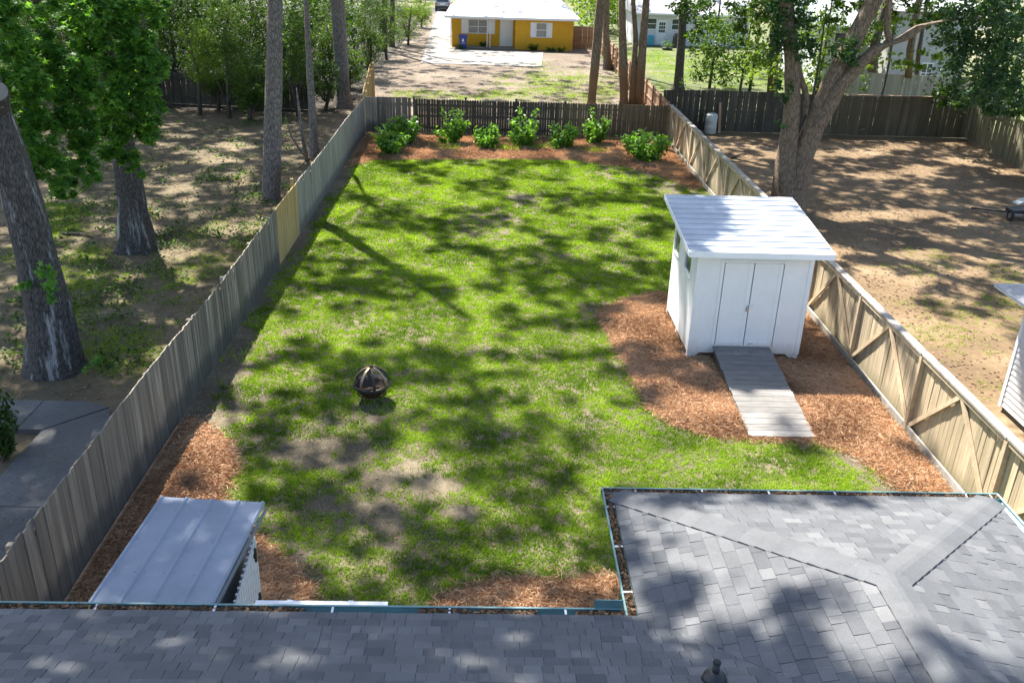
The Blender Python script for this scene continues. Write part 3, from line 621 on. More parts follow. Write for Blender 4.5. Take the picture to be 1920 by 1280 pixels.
# gutters
def gutter(p, q, out, nb=0, lip=True, m='teal'):
    p, q = np.array([*p, 0.]), np.array([*q, 0.]); out = np.array([*out, 0.]); W = .115; zt, zb_ = EZ-.005, EZ-.1; b = MB()
    def strip(o0, z0, o1, z1): b.prism([p+out*o0+(0, 0, z0), p+out*o1+(0, 0, z1), p+out*(o1+.004)+(0, 0, z1+.004), p+out*(o0+.004)+(0, 0, z0+.004)], [q+out*o0+(0, 0, z0), q+out*o1+(0, 0, z1), q+out*(o1+.004)+(0, 0, z1+.004), q+out*(o0+.004)+(0, 0, z0+.004)])
    strip(.0, zt, .0, zb_); strip(0., zb_, W*.7, zb_); strip(W*.7, zb_, W, zt-.03); strip(W, zt-.03, W, zt); strip(W, zt, W-.018, zt)
    g = b.build('gutter', m, hs); L = np.linalg.norm(q-p); d = (q-p)/L
    for i in range(nb):
        c = p+d*L*(i+.5)/nb; MB().beam(c+out*.002+(0, 0, EZ-.012), c+out*(W-.004)+(0, 0, EZ-.012), .022, .006).build('gutter_bracket', 'whitemetal', g)
    n = int(L*330); t = RNG.uniform(0, L, n); C = p+np.outer(t, d)+np.outer(RNG.uniform(.015, .085, n), out)+np.array([0, 0, EZ-.028])+np.outer(RNG.uniform(-.01, .018, n), (0, 0, 1))
    k = vn1(t) > .2; C = C[k]; V, F, a = leaves(C-WL[hs], .045, RNG, 'blob', .8); o = link('gutter_leaves', mesh_np('gutter_leaves', V, F, a), 'deadleaf', g); o['kind'] = 'stuff'
    return g
vn1 = lambda t: vnoise(t, t*0, 1.3, 17)
gutter((-9, YM+.002), (X0w-.14, YM+.002), (0, 1), 9); gutter((X0w-.12, YW+.002), (X1w+.12, YW+.002), (0, 1), 6); gutter((X0w-.002, YM), (X0w-.002, YW+.1), (-1, 0), 3); gutter((X1w+.002, 1), (X1w+.002, YW+.1), (1, 0), 6, m='tealin')
box('gutter_splash_guard', (X0w-.43, YM+.118, EZ-.02), (X0w-.14, YM+.124, EZ+.1), 'teal', hs)
box('fascia', (-9, YM-.03, EZ-.16), (X0w, YM-.004, EZ-.07), 'white', hs)
# plumbing vent
vx, vy = 2.02, 5.84; vz = max(zm(vx, vy), zl(vx, vy) if vx > X0w else 0); vz = min(zm(vx, vy), zl(vx, vy)) if vy < YM-(vx-X0w) else zl(vx, vy)
vz = zm(vx, vy) if vy < YM-(vx-X0w) else zl(vx, vy)
vp = MB().tube([(vx, vy, vz-.02), (vx, vy, vz+.2)], .032, 14).build('vent_pipe', 'black', hs, True)
MB().tube([(vx, vy, vz-.01), (vx, vy, vz+.05), (vx, vy, vz+.075), (vx, vy, vz+.1)], [.115, .1, .07, .045], 18).build('flange', 'black', vp, True)
MB().tube([(vx, vy, vz+.2), (vx, vy, vz+.215), (vx, vy, vz+.225)], [.036, .034, .02], 14).build('pipe_rim', 'rubber', vp, True)

# ------------------------------------------------------------------ white shed
sx0, sx1, sy0, sy1 = 4.55, 7.08, 18.45, 21.1; zfr, zbk = 2.71, 3.0
sh = thing('garden_shed', 'white wooden garden shed with sloping plank roof and double doors beside the ramp', 'shed', (5.8, 19.7, 0))
zt = lambda y: zfr+(zbk-zfr)*(y-sy0)/(sy1-sy0)
T = .05; FZ = .22
wl = MB(); wl.box((sx0, sy0, FZ), (5.07, sy0+T, zfr)); wl.box((6.53, sy0, FZ), (sx1, sy0+T, zfr)); wl.box((5.07, sy0, FZ), (6.53, sy0+T, .415)); wl.box((5.07, sy0, 2.44), (6.53, sy0+T, zfr)); wl.build('front_wall', 'shedwhite', sh)
def side(x0, x1, wins, nm):
    b = MB(); ys = [sy0+T]; 
    for a, c in wins: ys += [a, c]
    ys.append(sy1-T)
    for i in range(0, len(ys), 2): b.prism([(x0, ys[i], FZ), (x1, ys[i], FZ), (x1, ys[i+1], FZ), (x0, ys[i+1], FZ)], [(x0, ys[i], zt(ys[i])), (x1, ys[i], zt(ys[i])), (x1, ys[i+1], zt(ys[i+1])), (x0, ys[i+1], zt(ys[i+1]))])
    for a, c in wins:
        b.box((x0, a, FZ), (x1, c, 1.86)); b.prism([(x0, a, 2.36), (x1, a, 2.36), (x1, c, 2.36), (x0, c, 2.36)], [(x0, a, zt(a)), (x1, a, zt(a)), (x1, c, zt(c)), (x0, c, zt(c))])
    return b.build(nm, 'shedwhite', sh)
WINS = [(18.98, 19.62), (20.3, 20.9)]
side(sx0, sx0+T, WINS, 'side_wall'); side(sx1-T, sx1, [], 'side_wall'); box('back_wall', (sx0, sy1-T, FZ), (sx1, sy1, zbk), 'shedwhite', sh); box('floor', (sx0+T, sy0+T, FZ), (sx1-T, sy1-T, .3), 'ramp', sh)
for a, c in WINS:
    wn = box('window', (sx0+.015, a, 1.86), (sx0+.025, c, 2.36), 'glass', sh)
    f = MB(); f.box((sx0-.022, a-.06, 1.82), (sx0-.001, a, 2.4)); f.box((sx0-.022, c, 1.82), (sx0-.001, c+.06, 2.4)); f.box((sx0-.022, a, 2.36), (sx0-.001, c, 2.4)); f.box((sx0-.03, a-.06, 1.8), (sx0-.001, c+.06, 1.82)); f.build('window_frame', 'shedwhite', wn)
for x in (sx0-.02, sx1-.075): box('corner_trim', (x, sy0-.02, FZ), (x+.095, sy0-.001, zfr), 'shedwhite', sh) if x > 5 else None
dt = MB(); dt.box((5.07, sy0-.022, .415), (5.14, sy0+.0, 2.44)); dt.box((6.46, sy0-.022, .415), (6.53, sy0, 2.44)); dt.box((5.14, sy0-.022, 2.39), (6.46, sy0, 2.44)); dt.build('door_frame', 'shedwhite', sh)
for x0, x1, nm in ((5.158, 5.789, 'l'), (5.811, 6.442, 'r')):
    dr = box('door', (x0, sy0-.008, .42), (x1, sy0+.02, 2.38), 'shedwhite', sh); f = MB()
    f.box((x0, sy0-.021, .42), (x0+(.03 if nm == 'l' else .07), sy0-.008, 2.38)); f.box((x1-(.1 if nm == 'l' else .09), sy0-.021, .42), (x1, sy0-.008, 2.38)); f.box((x0+.07, sy0-.021, .42), (x1-.1, sy0-.008, .51)); f.build('door_stile', 'shedwhite', dr)
    if nm == 'r': MB().box((x0+.1, sy0-.03, .47), (x0+.2, sy0-.021, .485)).box((x0+.1, sy0-.03, .43), (x0+.115, sy0-.021, .47)).build('bolt', 'greymetal', dr)
lk = MB().box((5.74, sy0-.055, 1.26), (5.8, sy0-.026, 1.34)); lk.tube([(5.75, sy0-.04, 1.34), (5.752, sy0-.04, 1.385), (5.77, sy0-.04, 1.4), (5.788, sy0-.04, 1.385), (5.79, sy0-.04, 1.34)], .006, 6); lk.build('padlock', 'steel', sh)
MB().box((5.72, sy0-.026, 1.37), (5.9, sy0-.021, 1.41)).build('hasp', 'whitemetal', sh)
rx0, rx1, ry0, ry1 = 4.27, 7.38, 18.1, 21.38; zr_ = lambda y: zfr+.035+(zbk-zfr)*(y-sy0)/(sy1-sy0)
n = 11; st = (ry1-ry0)/n
for i in range(n):
    a, c = ry0+i*st, ry0+(i+1)*st+.03; c = min(c, ry1); e = random.uniform(-.004, .004)
    MB().prism([(rx0, a, zr_(a)), (rx1, a, zr_(a)), (rx1, c, zr_(c)), (rx0, c, zr_(c))], [(rx0, a, zr_(a)+.038+e), (rx1, a, zr_(a)+.038-e), (rx1, c, zr_(c)+.012), (rx0, c, zr_(c)+.012)]).build('roof_plank', 'whiteroof', sh)
MB().box((rx0-.005, ry0-.022, zr_(ry0)-.1), (rx1+.005, ry0-.002, zr_(ry0)+.03)).build('fascia', 'shedwhite', sh); MB().box((rx0, ry1+.002, zr_(ry1)-.1), (rx1, ry1+.02, zr_(ry1)+.01)).build('fascia', 'shedwhite', sh)
for x in (rx0-.022, rx1+.002): MB().prism([(x, ry0, zr_(ry0)-.09), (x+.02, ry0, zr_(ry0)-.09), (x+.02, ry1, zr_(ry1)-.09), (x, ry1, zr_(ry1)-.09)], [(x, ry0, zr_(ry0)+.025), (x+.02, ry0, zr_(ry0)+.025), (x+.02, ry1, zr_(ry1)+.012), (x, ry1, zr_(ry1)+.012)]).build('rake_board', 'shedwhite', sh)
for fx, s in ((sx0, 1), (sx1, -1)):
    for fy in (sy0, 19.75, sy1-.1):
        f = MB().box((min(fx, fx+s*.1), fy, -.01), (max(fx, fx+s*.1), fy+.1, FZ))
        if fy != 19.75:
            tri = [(fx+s*.1, fy+.02, FZ), (fx+s*.3, fy+.02, FZ), (fx+s*.1, fy+.02, .06)]; f.prism(tri if s < 0 else tri[::-1], [(x, y+.05, z) for x, y, z in (tri if s < 0 else tri[::-1])])
        f.build('foot', 'shedwhite', sh)
for y in (18.75, 20.6): box('skid', (sx0+.12, y, 0.), (sx1-.12, y+.1, FZ), 'fence_dark', sh)
# ramp
rp = thing('wooden_ramp', 'weathered grey plank ramp leading up to the white shed doors', 'ramp', (5.75, 16.7, 0))
ra0, ra1, rz0, rz1 = 15.03, 18.42, .045, .4; rz = lambda y: rz0+(rz1-rz0)*(y-ra0)/(ra1-ra0); n = 17; st = (ra1-ra0)/n
for i in range(n):
    a, c = ra0+i*st+.006, ra0+(i+1)*st-.004; xo = random.uniform(-.012, .012)
    o = MB().prism([(-.645, a-c, rz(a)-rz(c)-.035), (.645, a-c, rz(a)-rz(c)-.035), (.645, 0, -.035), (-.645, 0, -.035)], [(-.645, a-c, rz(a)-rz(c)), (.645, a-c, rz(a)-rz(c)), (.645, 0, 0), (-.645, 0, 0)])
    link('plank', mesh_np('plank', o.v, o.f), 'ramp', rp, (5.755+xo-5.75, c-16.7, rz(c)))
for x in (5.14, 5.73, 6.33): MB().prism([(x, ra0+.1, 0), (x+.04, ra0+.1, 0), (x+.04, ra1, rz1-.2), (x, ra1, rz1-.2)], [(x, ra0+.1, rz(ra0+.1)-.037), (x+.04, ra0+.1, rz(ra0+.1)-.037), (x+.04, ra1, rz1-.037), (x, ra1, rz1-.037)]).build('stringer', 'fence_grey', rp)
# ------------------------------------------------------------------ small metal shed by the left fence
ms = thing('metal_shed', 'small shed with galvanised ribbed roof at the lower left by the house gutter', 'shed', (-3.55, 8.5, 0))
mx0, mx1, my0, my1 = -4.3, -2.93, 6.95, 9.9; mz = lambda y: 1.86+.02*(y-my0)
edges = [mx0, -3.96, -3.62, -3.27, mx1]
for i in range(4):
    a, c = edges[i], edges[i+1]; sg = MB().prism([(a, my0, mz(my0)), (c, my0, mz(my0)), (c, my1, mz(my1)), (a, my1, mz(my1))], [(a, my0, mz(my0)+.012), (c, my0, mz(my0)+.012), (c, my1, mz(my1)+.012), (a, my1, mz(my1)+.012)]).build('roof_panel', 'galv', ms)
    for k in range(5):
        for xx in (a+.06, c-.06): MB().tube([(xx, my0+.3+k*.6, mz(my0+.3+k*.6)+.011), (xx, my0+.3+k*.6, mz(my0+.3+k*.6)+.02)], .009, 6).build('screw', 'greymetal', sg)
for x in edges[1:-1]+[mx0+.015, mx1-.03]:
    MB().prism([(x-.028, my0, mz(my0)+.012), (x+.028, my0, mz(my0)+.012), (x+.028, my1+.004, mz(my1)+.012), (x-.028, my1+.004, mz(my1)+.012)], [(x-.012, my0, mz(my0)+.032), (x+.012, my0, mz(my0)+.032), (x+.012, my1+.004, mz(my1)+.032), (x-.012, my1+.004, mz(my1)+.032)]).build('rib', 'galv', ms)
box('back_wall', (-4.22, my0, 0), (-4.2, 9.75, 1.84), 'whitemetal', ms); box('side_wall', (-4.2, 9.73, 0), (-3.12, 9.75, 1.84), 'whitemetal', ms); box('inner_panel', (-3.2, 8.35, 0), (-3.18, 9.72, 1.8), 'greymetal', ms); box('corner_post', (-3.2, 8.12, 0), (-3.12, 8.2, 1.8), 'whitemetal', ms); box('roof_edge', (mx1+.002, my0, 1.8), (mx1+.012, my1, 1.87), 'galv', ms)
def ribbed(p, q, z0, z1, root, nm, lab, depth=.03, pitch=.115):
    p, q = np.array(p, float), np.array(q, float); L = np.linalg.norm(q-p); d = (q-p)/L; nn = np.array([d[1], -d[0]]); V = []; t = 0; prof = []
    while t < L-1e-6:
        prof += [(t, 0), (t+pitch*.55, 0), (t+pitch*.65, depth), (t+pitch*.9, depth)]; t += pitch
    prof.append((L, 0)); prof = [(a, b) for a, b in prof if a <= L]; m = MB(); n = len(prof); back = .012
    for zz in (z0, z1):
        for dd in (0, -back):
            for a, b in prof: m.v.append((*(p+d*a+nn*(b+dd)), zz))
    for i in range(n-1): m.f += [(i, i+1, 2*n+i+1, 2*n+i), (n+i+1, n+i, 3*n+i, 3*n+i+1), (2*n+i, 2*n+i+1, 3*n+i+1, 3*n+i), (i+1, i, n+i, n+i+1)]
    m.f += [(0, 2*n, 3*n, n), (n-1, 2*n-1, 4*n-1, 3*n-1)]; o = m.build(nm, 'whitemetal', root); o['label'] = lab; return o
dr = ribbed((-3.05, 9.72), (-2.83, 8.1), .05, 1.52, ms, 'door', 'white ribbed metal door standing open')
for yy, zz in ((9.6, 1.34), (9.6, .62)): MB().box((-3.03, yy-.05, zz-.1), (-2.99, yy-.01, zz+.1)).box((-3.03, yy-.07, zz-.03), (-2.985, yy-.05, zz+.03)).build('latch', 'black', dr)
ms.rotation_euler.z = -.067
pn = thing('metal_screen', 'white ribbed metal screen standing upright just behind the house gutter', 'screen', (-1.8, 8.12, 0))
ribbed((-2.55, 8.15), (-1.09, 8.17), 0., 1.725, pn, 'sheet', 'ribbed white sheet', .02, .36); box('top_rail', (-2.57, 8.12, 1.725), (-1.07, 8.19, 1.75), 'whitemetal', pn)
for x in (-2.2, -1.5): box('post', (x-.03, 8.185, 0), (x+.03, 8.24, 1.72), 'whitemetal', pn)
# ------------------------------------------------------------------ fire pit
fc = np.array([-2.31, 16.3, .40]); R0 = .36
fp = thing('fire_pit', 'spherical bronze fire pit with curved bands on the lawn', 'fire pit', (fc[0], fc[1], 0))
def lathe(prof, k=28):
    m = MB(); n = len(prof)
    for r, z in prof:
        for j in range(k): t = 2*math.pi*j/k; m.v.append((fc[0]+r*math.cos(t), fc[1]+r*math.sin(t), z))
    for i in range(n-1):
        for j in range(k): m.f.append((i*k+j, i*k+(j+1) % k, (i+1)*k+(j+1) % k, (i+1)*k+j))
    return m
cz = fc[2]
lathe([(.03, cz-.31), (.16, cz-.28), (.27, cz-.19), (.33, cz-.09), (.345, cz-.03), (.33, cz-.03), (.31, cz-.09), (.25, cz-.18), (.14, cz-.25), (.02, cz-.27)]).build('bowl', 'rust', fp, True)
lathe([(.345, cz-.06), (.372, cz-.06), (.372, cz-.015), (.345, cz-.015), (.345, cz-.06)]).build('rim', 'bluesteel', fp)
lathe([(.27, cz-.235), (.295, cz-.225), (.29, cz-.21), (.265, cz-.22)]).build('base_ring', 'rust', fp)
for j in range(8):
    t = 2*math.pi*(j+.35)/8; m = MB(); pr = []
    for s in range(13):
        a = -.04+s/12*1.5; pr.append((R0*math.cos(a), cz+R0*math.sin(a)))
    side_ = np.array([-math.sin(t), math.cos(t), 0]); dv = np.array([math.cos(t), math.sin(t), 0])
    for r, z in pr:
        wv = .03*(.35+.65*min(1, r/R0*1.3))
        for rr in (r, r-.008):
            for sg in (-1, 1): m.v.append(tuple(np.array([fc[0], fc[1], z])+dv*rr+side_*wv*sg))
    for i in range(12):
        b = i*4; m.f += [(b, b+1, b+5, b+4), (b+3, b+2, b+6, b+7), (b+2, b, b+4, b+6), (b+1, b+3, b+7, b+5)]
    m.build('band', 'bronze' if j % 3 else 'rust', fp)
wm = MB()
for j in range(52):
    t = 2*math.pi*j/52; wm.tube([(fc[0]+.345*math.cos(a)*math.cos(t), fc[1]+.345*math.cos(a)*math.sin(t), cz+.345*math.sin(a)) for a in np.linspace(0, 1.3, 8)], .0045, 4, False)
for a in (.25, .5, .75, 1.0): wm.tube([(fc[0]+.345*math.cos(a)*math.cos(t), fc[1]+.345*math.cos(a)*math.sin(t), cz+.345*math.sin(a)) for t in np.linspace(0, 6.2832, 30)], .0025, 4, False)
wm.build('wire_screen', 'bluesteel', fp)
MB().tube([(fc[0], fc[1], cz+R0-.01), (fc[0], fc[1], cz+R0+.02), (fc[0], fc[1], cz+R0+.035)], [.05, .045, .02], 14).build('top_cap', 'rust', fp, True)
for j in range(4):
    t = math.pi/4+j*math.pi/2; d = np.array([math.cos(t), math.sin(t), 0]); b0 = np.array([fc[0], fc[1], 0]); MB().tube([b0+d*.22+(0, 0, cz-.22), b0+d*.26+(0, 0, .1), b0+d*.31+(0, 0, 0)], [.02, .017, .014], 8).build('leg', 'bluesteel', fp, True)
for p, q, dz in (((-.15, -.05), (.14, .08), .03),):
    o = MB().tube([(fc[0]+p[0], fc[1]+p[1], cz-.2+dz), (fc[0]+q[0], fc[1]+q[1], cz-.17+dz)], .03, 8).build('firewood_log', 'bark_dark'); tag(o, 'charred log lying inside the round fire pit', 'firewood')

# ------------------------------------------------------------------ shrubs in the back bed
def shrub(px, py, x0, x1, ytop, lab, seed, n=620, sprigs=0, size=.15, m='leaf_shrub', grp='green shrubs along the back fence', name='shrub', dens=1.):
    rng = np.random.default_rng(seed); b = G(px, py); Y = b[1]; pa, pb = AY(x0, (py+ytop)/2, Y), AY(x1, (py+ytop)/2, Y); W_ = (pb[0]-pa[0])/2; cx = (pa[0]+pb[0])/2; H_ = AY(px, ytop, Y)[2]
    t = thing(name, lab, 'shrub', (b[0], b[1], .03), grp); P = []
    for k in range(11):
        az = rng.uniform(0, 6.28); r = rng.uniform(.35, 1)**.7; h = H_*rng.uniform(.5, .98)*(1.05-.35*r); tip = np.array([cx+W_*r*math.cos(az)*.9, b[1]+W_*r*math.sin(az)*.9, h])
        base = np.array([b[0]+rng.normal()*.05, b[1]+rng.normal()*.05, .0]); mid = base*.45+tip*.55+np.array([0, 0, -.06*H_])
        MB().tube([base, mid, tip], [.016, .011, .005], 5).build('stem', 'bark_dark', t)
        m_ = int(n/11); s = rng.uniform(.3, 1.03, m_)[:, None]; q = np.where(s < .55, base+(mid-base)*s/.55, mid+(tip-mid)*(s-.55)/.45); P.append(q+rng.normal(size=(m_, 3))*np.array([.11, .11, .09])*W_*(.6+.8*s))
    for k in range(sprigs):
        az = rng.uniform(0, 6.28); base = np.array([cx+rng.normal()*.15, b[1], H_*.5]); tip = np.array([cx+W_*(-.3+1.0*k/max(1, sprigs-1)), b[1]+rng.normal()*.2, H_*rng.uniform(1.0, 1.12)]); MB().tube([base, tip], [.008, .004], 5).build('stem', 'bark_dark', t)
        s = rng.uniform(.2, 1, 34)[:, None]; P.append(base+(tip-base)*s+rng.normal(size=(34, 3))*.07)
    P = np.concatenate(P); P[:, 2] = np.maximum(P[:, 2], .08); P[:, 1] = np.minimum(P[:, 1], YB-.12) if Y < YB else P[:, 1]; foliage('leaves', P, size, m, t, rng, 'oval', .9); return t
for i, a in enumerate(((728, 291, 692, 768, 232, 'leftmost front shrub in the back bed, by the grey fence corner', 0), (765, 276, 722, 792, 212, 'taller darker shrub just behind the leftmost one in the back bed', 0), (843, 272, 806, 876, 212, 'shrub with two tall arching sprigs before the dark pickets', 3),
    (910, 280, 880, 938, 228, 'small round shrub, third from the left before the pickets', 0), (985, 276, 948, 1016, 206, 'tall narrow shrub at the middle of the picket fence', 2), (1055, 280, 1022, 1086, 224, 'low shrub right of the tall middle one in the back bed', 0), (1113, 272, 1082, 1150, 208, 'tall full shrub second from the right in the back bed', 1), (1214, 306, 1158, 1254, 228, 'large rounded shrub at the right end of the back bed', 0))):
    shrub(*a[:6], 100+i, [1000, 1100, 950, 800, 950, 800, 1000, 1500][i], a[6], .2)
rg = np.random.default_rng(4)
for i, (x, y, lab) in enumerate(((945, 284, 'small grassy clump beside the round shrub in the back bed'), (1010, 281, 'grassy clump at the foot of the tall middle shrub'), (1112, 288, 'thin pale grass clump below the tall full shrub'), (838, 283, 'small grass clump below the shrub with arching sprigs'))):
    p = G(x, y); n = 160; C = np.zeros((n, 3)); C[:, :2] = rg.normal(size=(n, 2))*[.3, .16]; V, F = blades(C, np.full(n, .3), np.full(n, .02), rg, .9); o = link('grass_clump', mesh_np('grass_clump', V, F, np.repeat(rg.uniform(.2, .9, n), 3)), 'grass', None, (p[0], p[1], .05)); tag(o, lab, 'grass clump', 'grass clumps in the back bed')
# left-hand garden
shrub(8, 862, -60, 34, 690, 'dense shrub at the left edge beside the concrete patio', 131, 1500, 0, .1, 'leaf_dark', None)
def seedlings():
    rng = np.random.default_rng(77); P = []
    for k in range(420):
        px, py = rng.uniform(70, 560), rng.uniform(225, 470)
        if rng.uniform() < .25: px, py = rng.uniform(20, 330), rng.uniform(480, 700)
        b = G(px, py)
        if b[0] > XL-.35 or b[1] > 46: continue
        n = rng.integers(5, 26); P.append(b+np.abs(rng.normal(size=(n, 3)))*[0, 0, .09]+rng.normal(size=(n, 3))*[.2, .2, 0]+[0, 0, .03])
    P = np.concatenate(P); P = P[P[:, 0] < XL-.1]; V, F, a = leaves(P, .13, rng, 'oval', 1.2); tag(link('ground_ivy', mesh_np('ground_ivy', V, F, a), 'leaf_mid'), 'low green seedlings and vines on the shaded ground at left', 'ground cover', kind='stuff')
seedlings()

# ------------------------------------------------------------------ trees
CROWN = []   # (tree, base xy): crowns high above the picture, filled below where the photo's dapples fall
def tree(name, lab, base, pts, rs, barkm, seed, grp=None, stems=(), k=14, flare=1.5, crown=True, top=None, rtop=.1):
    """pts: centre line points in the world (from the ground up); continues to 'top' above the picture"""
    t = thing(name, lab, 'tree', (base[0], base[1], 0), grp); pts = [np.array(p, float) for p in pts]; rs = list(rs)
    if top is not None: pts.append(np.array(top, float)); rs.append(rtop)
    pts[0][2] = -.03; b = trunk_mesh(pts, rs, k, .07, flare, seed); tr = b.build('trunk', barkm, t, True)
    for s, r in stems:
        q = trunk_mesh(s, r, 10, .05, 1.0, seed+3); q.build('limb', barkm, t, True)
    if crown: CROWN.append([t, np.array(pts[-1], float), barkm, []])
    return t
def px_tree(name, lab, pix, Y, wpx, barkm, seed, **kw):
    """trunk through pixels at distance Y (its foot stands on the ground there)"""
    P = [AY(x, y, Y) for x, y in pix]; r = [w_*((P[i]-CAM)@AF)/FPX/2 for i, w_ in enumerate(wpx)]
    P[0] = G(*pix[0]); return tree(name, lab, P[0], P, r, barkm, seed, **kw)
gy = lambda x, y: float(G(x, y)[1])
t1 = px_tree('gum_tree', 'thick leaning trunk with white lichen streaks at the left edge', [(104, 690), (96, 600), (57, 430), (18, 300), (-26, 180)], gy(108, 690), [88, 82, 73, 66, 60], 'bark_gum', 1, top=(-10.3, 17.5, 15), rtop=.22, k=26, flare=1.35)
p = AY(-2, 176, gy(108, 690)-.35); sb = MB().tube([p+(-.25, .3, -.25), p+(0.02, -.08, .05)], [.24, .2], 14); sb.build('limb_stub', 'bark_gum', t1); MB().tube([p+(.02, -.08, .05), p+(.024, -.096, .06)], .185, 14).build('cut_face', 'cutwood', t1)
t2 = px_tree('gum_tree', 'dark trunk wrapped in star-shaped green leaves, second from the left', [(258, 466), (250, 400), (236, 300), (206, 150), (176, 0)], gy(258, 466), [56, 49, 43, 38, 34], 'bark_gum', 2, top=(-11, 25.4, 17), rtop=.2, k=24, flare=1.5)
t3 = px_tree('pine_tree', 'tall straight pine with grey bark just left of the yellow fence boards', [(508, 372), (511, 250), (514, 120), (516, 0)], gy(508, 372), [32, 32, 30, 28], 'bark_pine', 3, top=(-7.0, 31.2, 19), rtop=.09, k=18, flare=1.08)
t4 = px_tree('young_tree', 'slim pale grey trunk behind the left fence, right of the tall pine', [(590, 292), (585, 200), (578, 90), (574, 0)], gy(590, 292), [16, 13, 11, 9], 'bark_pine', 4, top=(-8.4, 37.5, 12), rtop=.05, stems=(([G(575, 300), AY(566, 250, 36.4), AY(560, 200, 36.4), AY(556, 165, 36.4)], [.1, .07, .05, .02]), ([G(575, 300), AY(545, 255, 36.4), AY(535, 215, 36.4)], [.05, .03, .01])))
t5 = px_tree('pine_tree', 'tall pine trunk behind the far left corner of the lawn', [(645, 200), (640, 110), (633, 0)], 50., [27, 26, 25], 'bark_pine', 5, top=(-9.2, 50, 20), rtop=.2)
for i, (x, y, x1, w_, lab) in enumerate(((716, 96, 722, 13, 'dark trunk in the leafy row left of the driveway, nearest of the pair'), (735, 88, 736, 10, 'thin dark trunk right behind the first one by the driveway'), (300, 188, 268, 20, 'shadowy trunk deep in the woods at left by the dark fence'), (120, 190, 60, 26, 'shadowy trunk behind the leafy gum tree at the upper left'))):
    px_tree('shade_tree', lab, [(x, y), ((x+x1)/2, y/2), (x1, 0)], gy(x, y), [w_, w_*.9, w_*.85], 'bark_dark', 20+i, top=(*G(x, y)[:2], 15), rtop=.08)
# trunks to the right of the dirt yard
t7 = px_tree('pine_tree', 'leaning pale trunk behind the picket fence, leftmost of the group', [(1108, 205), (1115, 130), (1121, 60), (1126, 0)], 44.6, [18, 17, 16, 15], 'bark_tan', 31, top=(5.8, 44.6, 15), rtop=.12)
t8 = px_tree('pine_tree', 'brown trunk with flared roots beside the reddish fence in the dirt yard', [(1140, 130), (1136, 60), (1138, 0)], gy(1140, 130), [15, 13, 12], 'bark_tan', 32, top=(7.6, 67, 16), rtop=.12)
t9 = px_tree('pine_tree', 'straight trunk in the middle of the group behind the picket fence', [(1170, 205), (1169, 130), (1167, 60), (1166, 0)], 44.6, [17, 16, 14, 13], 'bark_tan', 33, top=(6.7, 44.6, 15), rtop=.12)
t10 = px_tree('pine_tree', 'slender curving trunk crossing the one beside it at the fence corner', [(1184, 205), (1188, 130), (1192, 75), (1187, 0)], 44.7, [13, 12, 10, 9], 'bark_tan', 34, top=(6.9, 44.7, 14), rtop=.08)
t11 = px_tree('pine_tree', 'rightmost trunk of the group at the fence corner, leaning right', [(1198, 205), (1202, 130), (1207, 60), (1212, 0)], 44.5, [18, 16, 14, 13], 'bark_tan', 35, top=(8.3, 44.5, 15), rtop=.1)
t12 = px_tree('pine_tree', 'dark trunk in the sunny yard before the white house', [(1271, 172), (1276, 100), (1283, 0)], gy(1271, 172), [18, 15, 14], 'bark_dark', 36, top=(12.6, 57, 15), rtop=.1)
t13 = px_tree('shade_tree', 'dark trunk behind the black fence left of the big forked tree', [(1447, 190), (1452, 90), (1455, 0)], 50., [20, 17, 16], 'bark_dark', 37, top=(17.5, 50, 14), rtop=.1)
t14 = px_tree('shade_tree', 'slim trunk before the grey sided house, right of the big limb', [(1700, 190), (1706, 100), (1722, 0)], 49., [17, 14, 12], 'bark_tan', 38, top=(25.4, 49, 14), rtop=.1)
t15 = px_tree('shade_tree', 'thin dark trunk close behind the slim one before the grey sided house', [(1714, 190), (1722, 100), (1738, 0)], 50., [10, 8, 7], 'bark_dark', 39, top=(26.3, 50, 13), rtop=.08)
t16 = px_tree('shade_tree', 'dark trunk behind the big forked tree before the pale green roof', [(1632, 190), (1640, 80), (1664, 0)], 52., [20, 17, 15], 'bark_dark', 40, top=(24., 52, 14), rtop=.1)
# the big forked tree
YT = gy(1478, 395); q = lambda x, y, dy=0.: AY(x, y, YT+dy); wr = lambda w_: w_*YT/FPX*.86/2
big = tree('forked_tree', 'big forked tree with mossy limbs in the right-hand yard behind the shed', G(1478, 396), [G(1478, 396), q(1476, 330), q(1478, 270), q(1486, 200), q(1486, 120), q(1478, 40), q(1470, -40)], [wr(62), wr(56), wr(42), wr(36), wr(32), wr(28), wr(26)], 'bark_tan', 50, k=20, flare=1.45, top=(9.3, 31, 12), rtop=.12,
    stems=(([q(1490, 360, -.1), q(1510, 280, -.1), q(1535, 215, -.1), q(1562, 150, -.1), q(1600, 75, -.1), q(1650, -20, -.1), (14.6, 31, 11)], [wr(50), wr(46), wr(44), wr(42), wr(40), wr(36), .15]),
           ([q(1535, 235, -.35), q(1570, 170, -.4), q(1610, 122, -.5), q(1648, 88, -.6), q(1692, 74, -.7), q(1728, 48, -.8), q(1775, 38, -.9)], [wr(34), wr(33), wr(31), wr(29), wr(26), wr(21), wr(13)]),
           ([q(1668, 82, -.6), q(1662, 50, -.6), q(1668, 0, -.6), q(1672, -40, -.6)], [wr(15), wr(13), wr(12), wr(10)]),
           ([q(1512, 215, .1), q(1512, 180, .15), q(1500, 140, .2), q(1496, 110, .2)], [wr(17), wr(15), wr(13), wr(10)])))
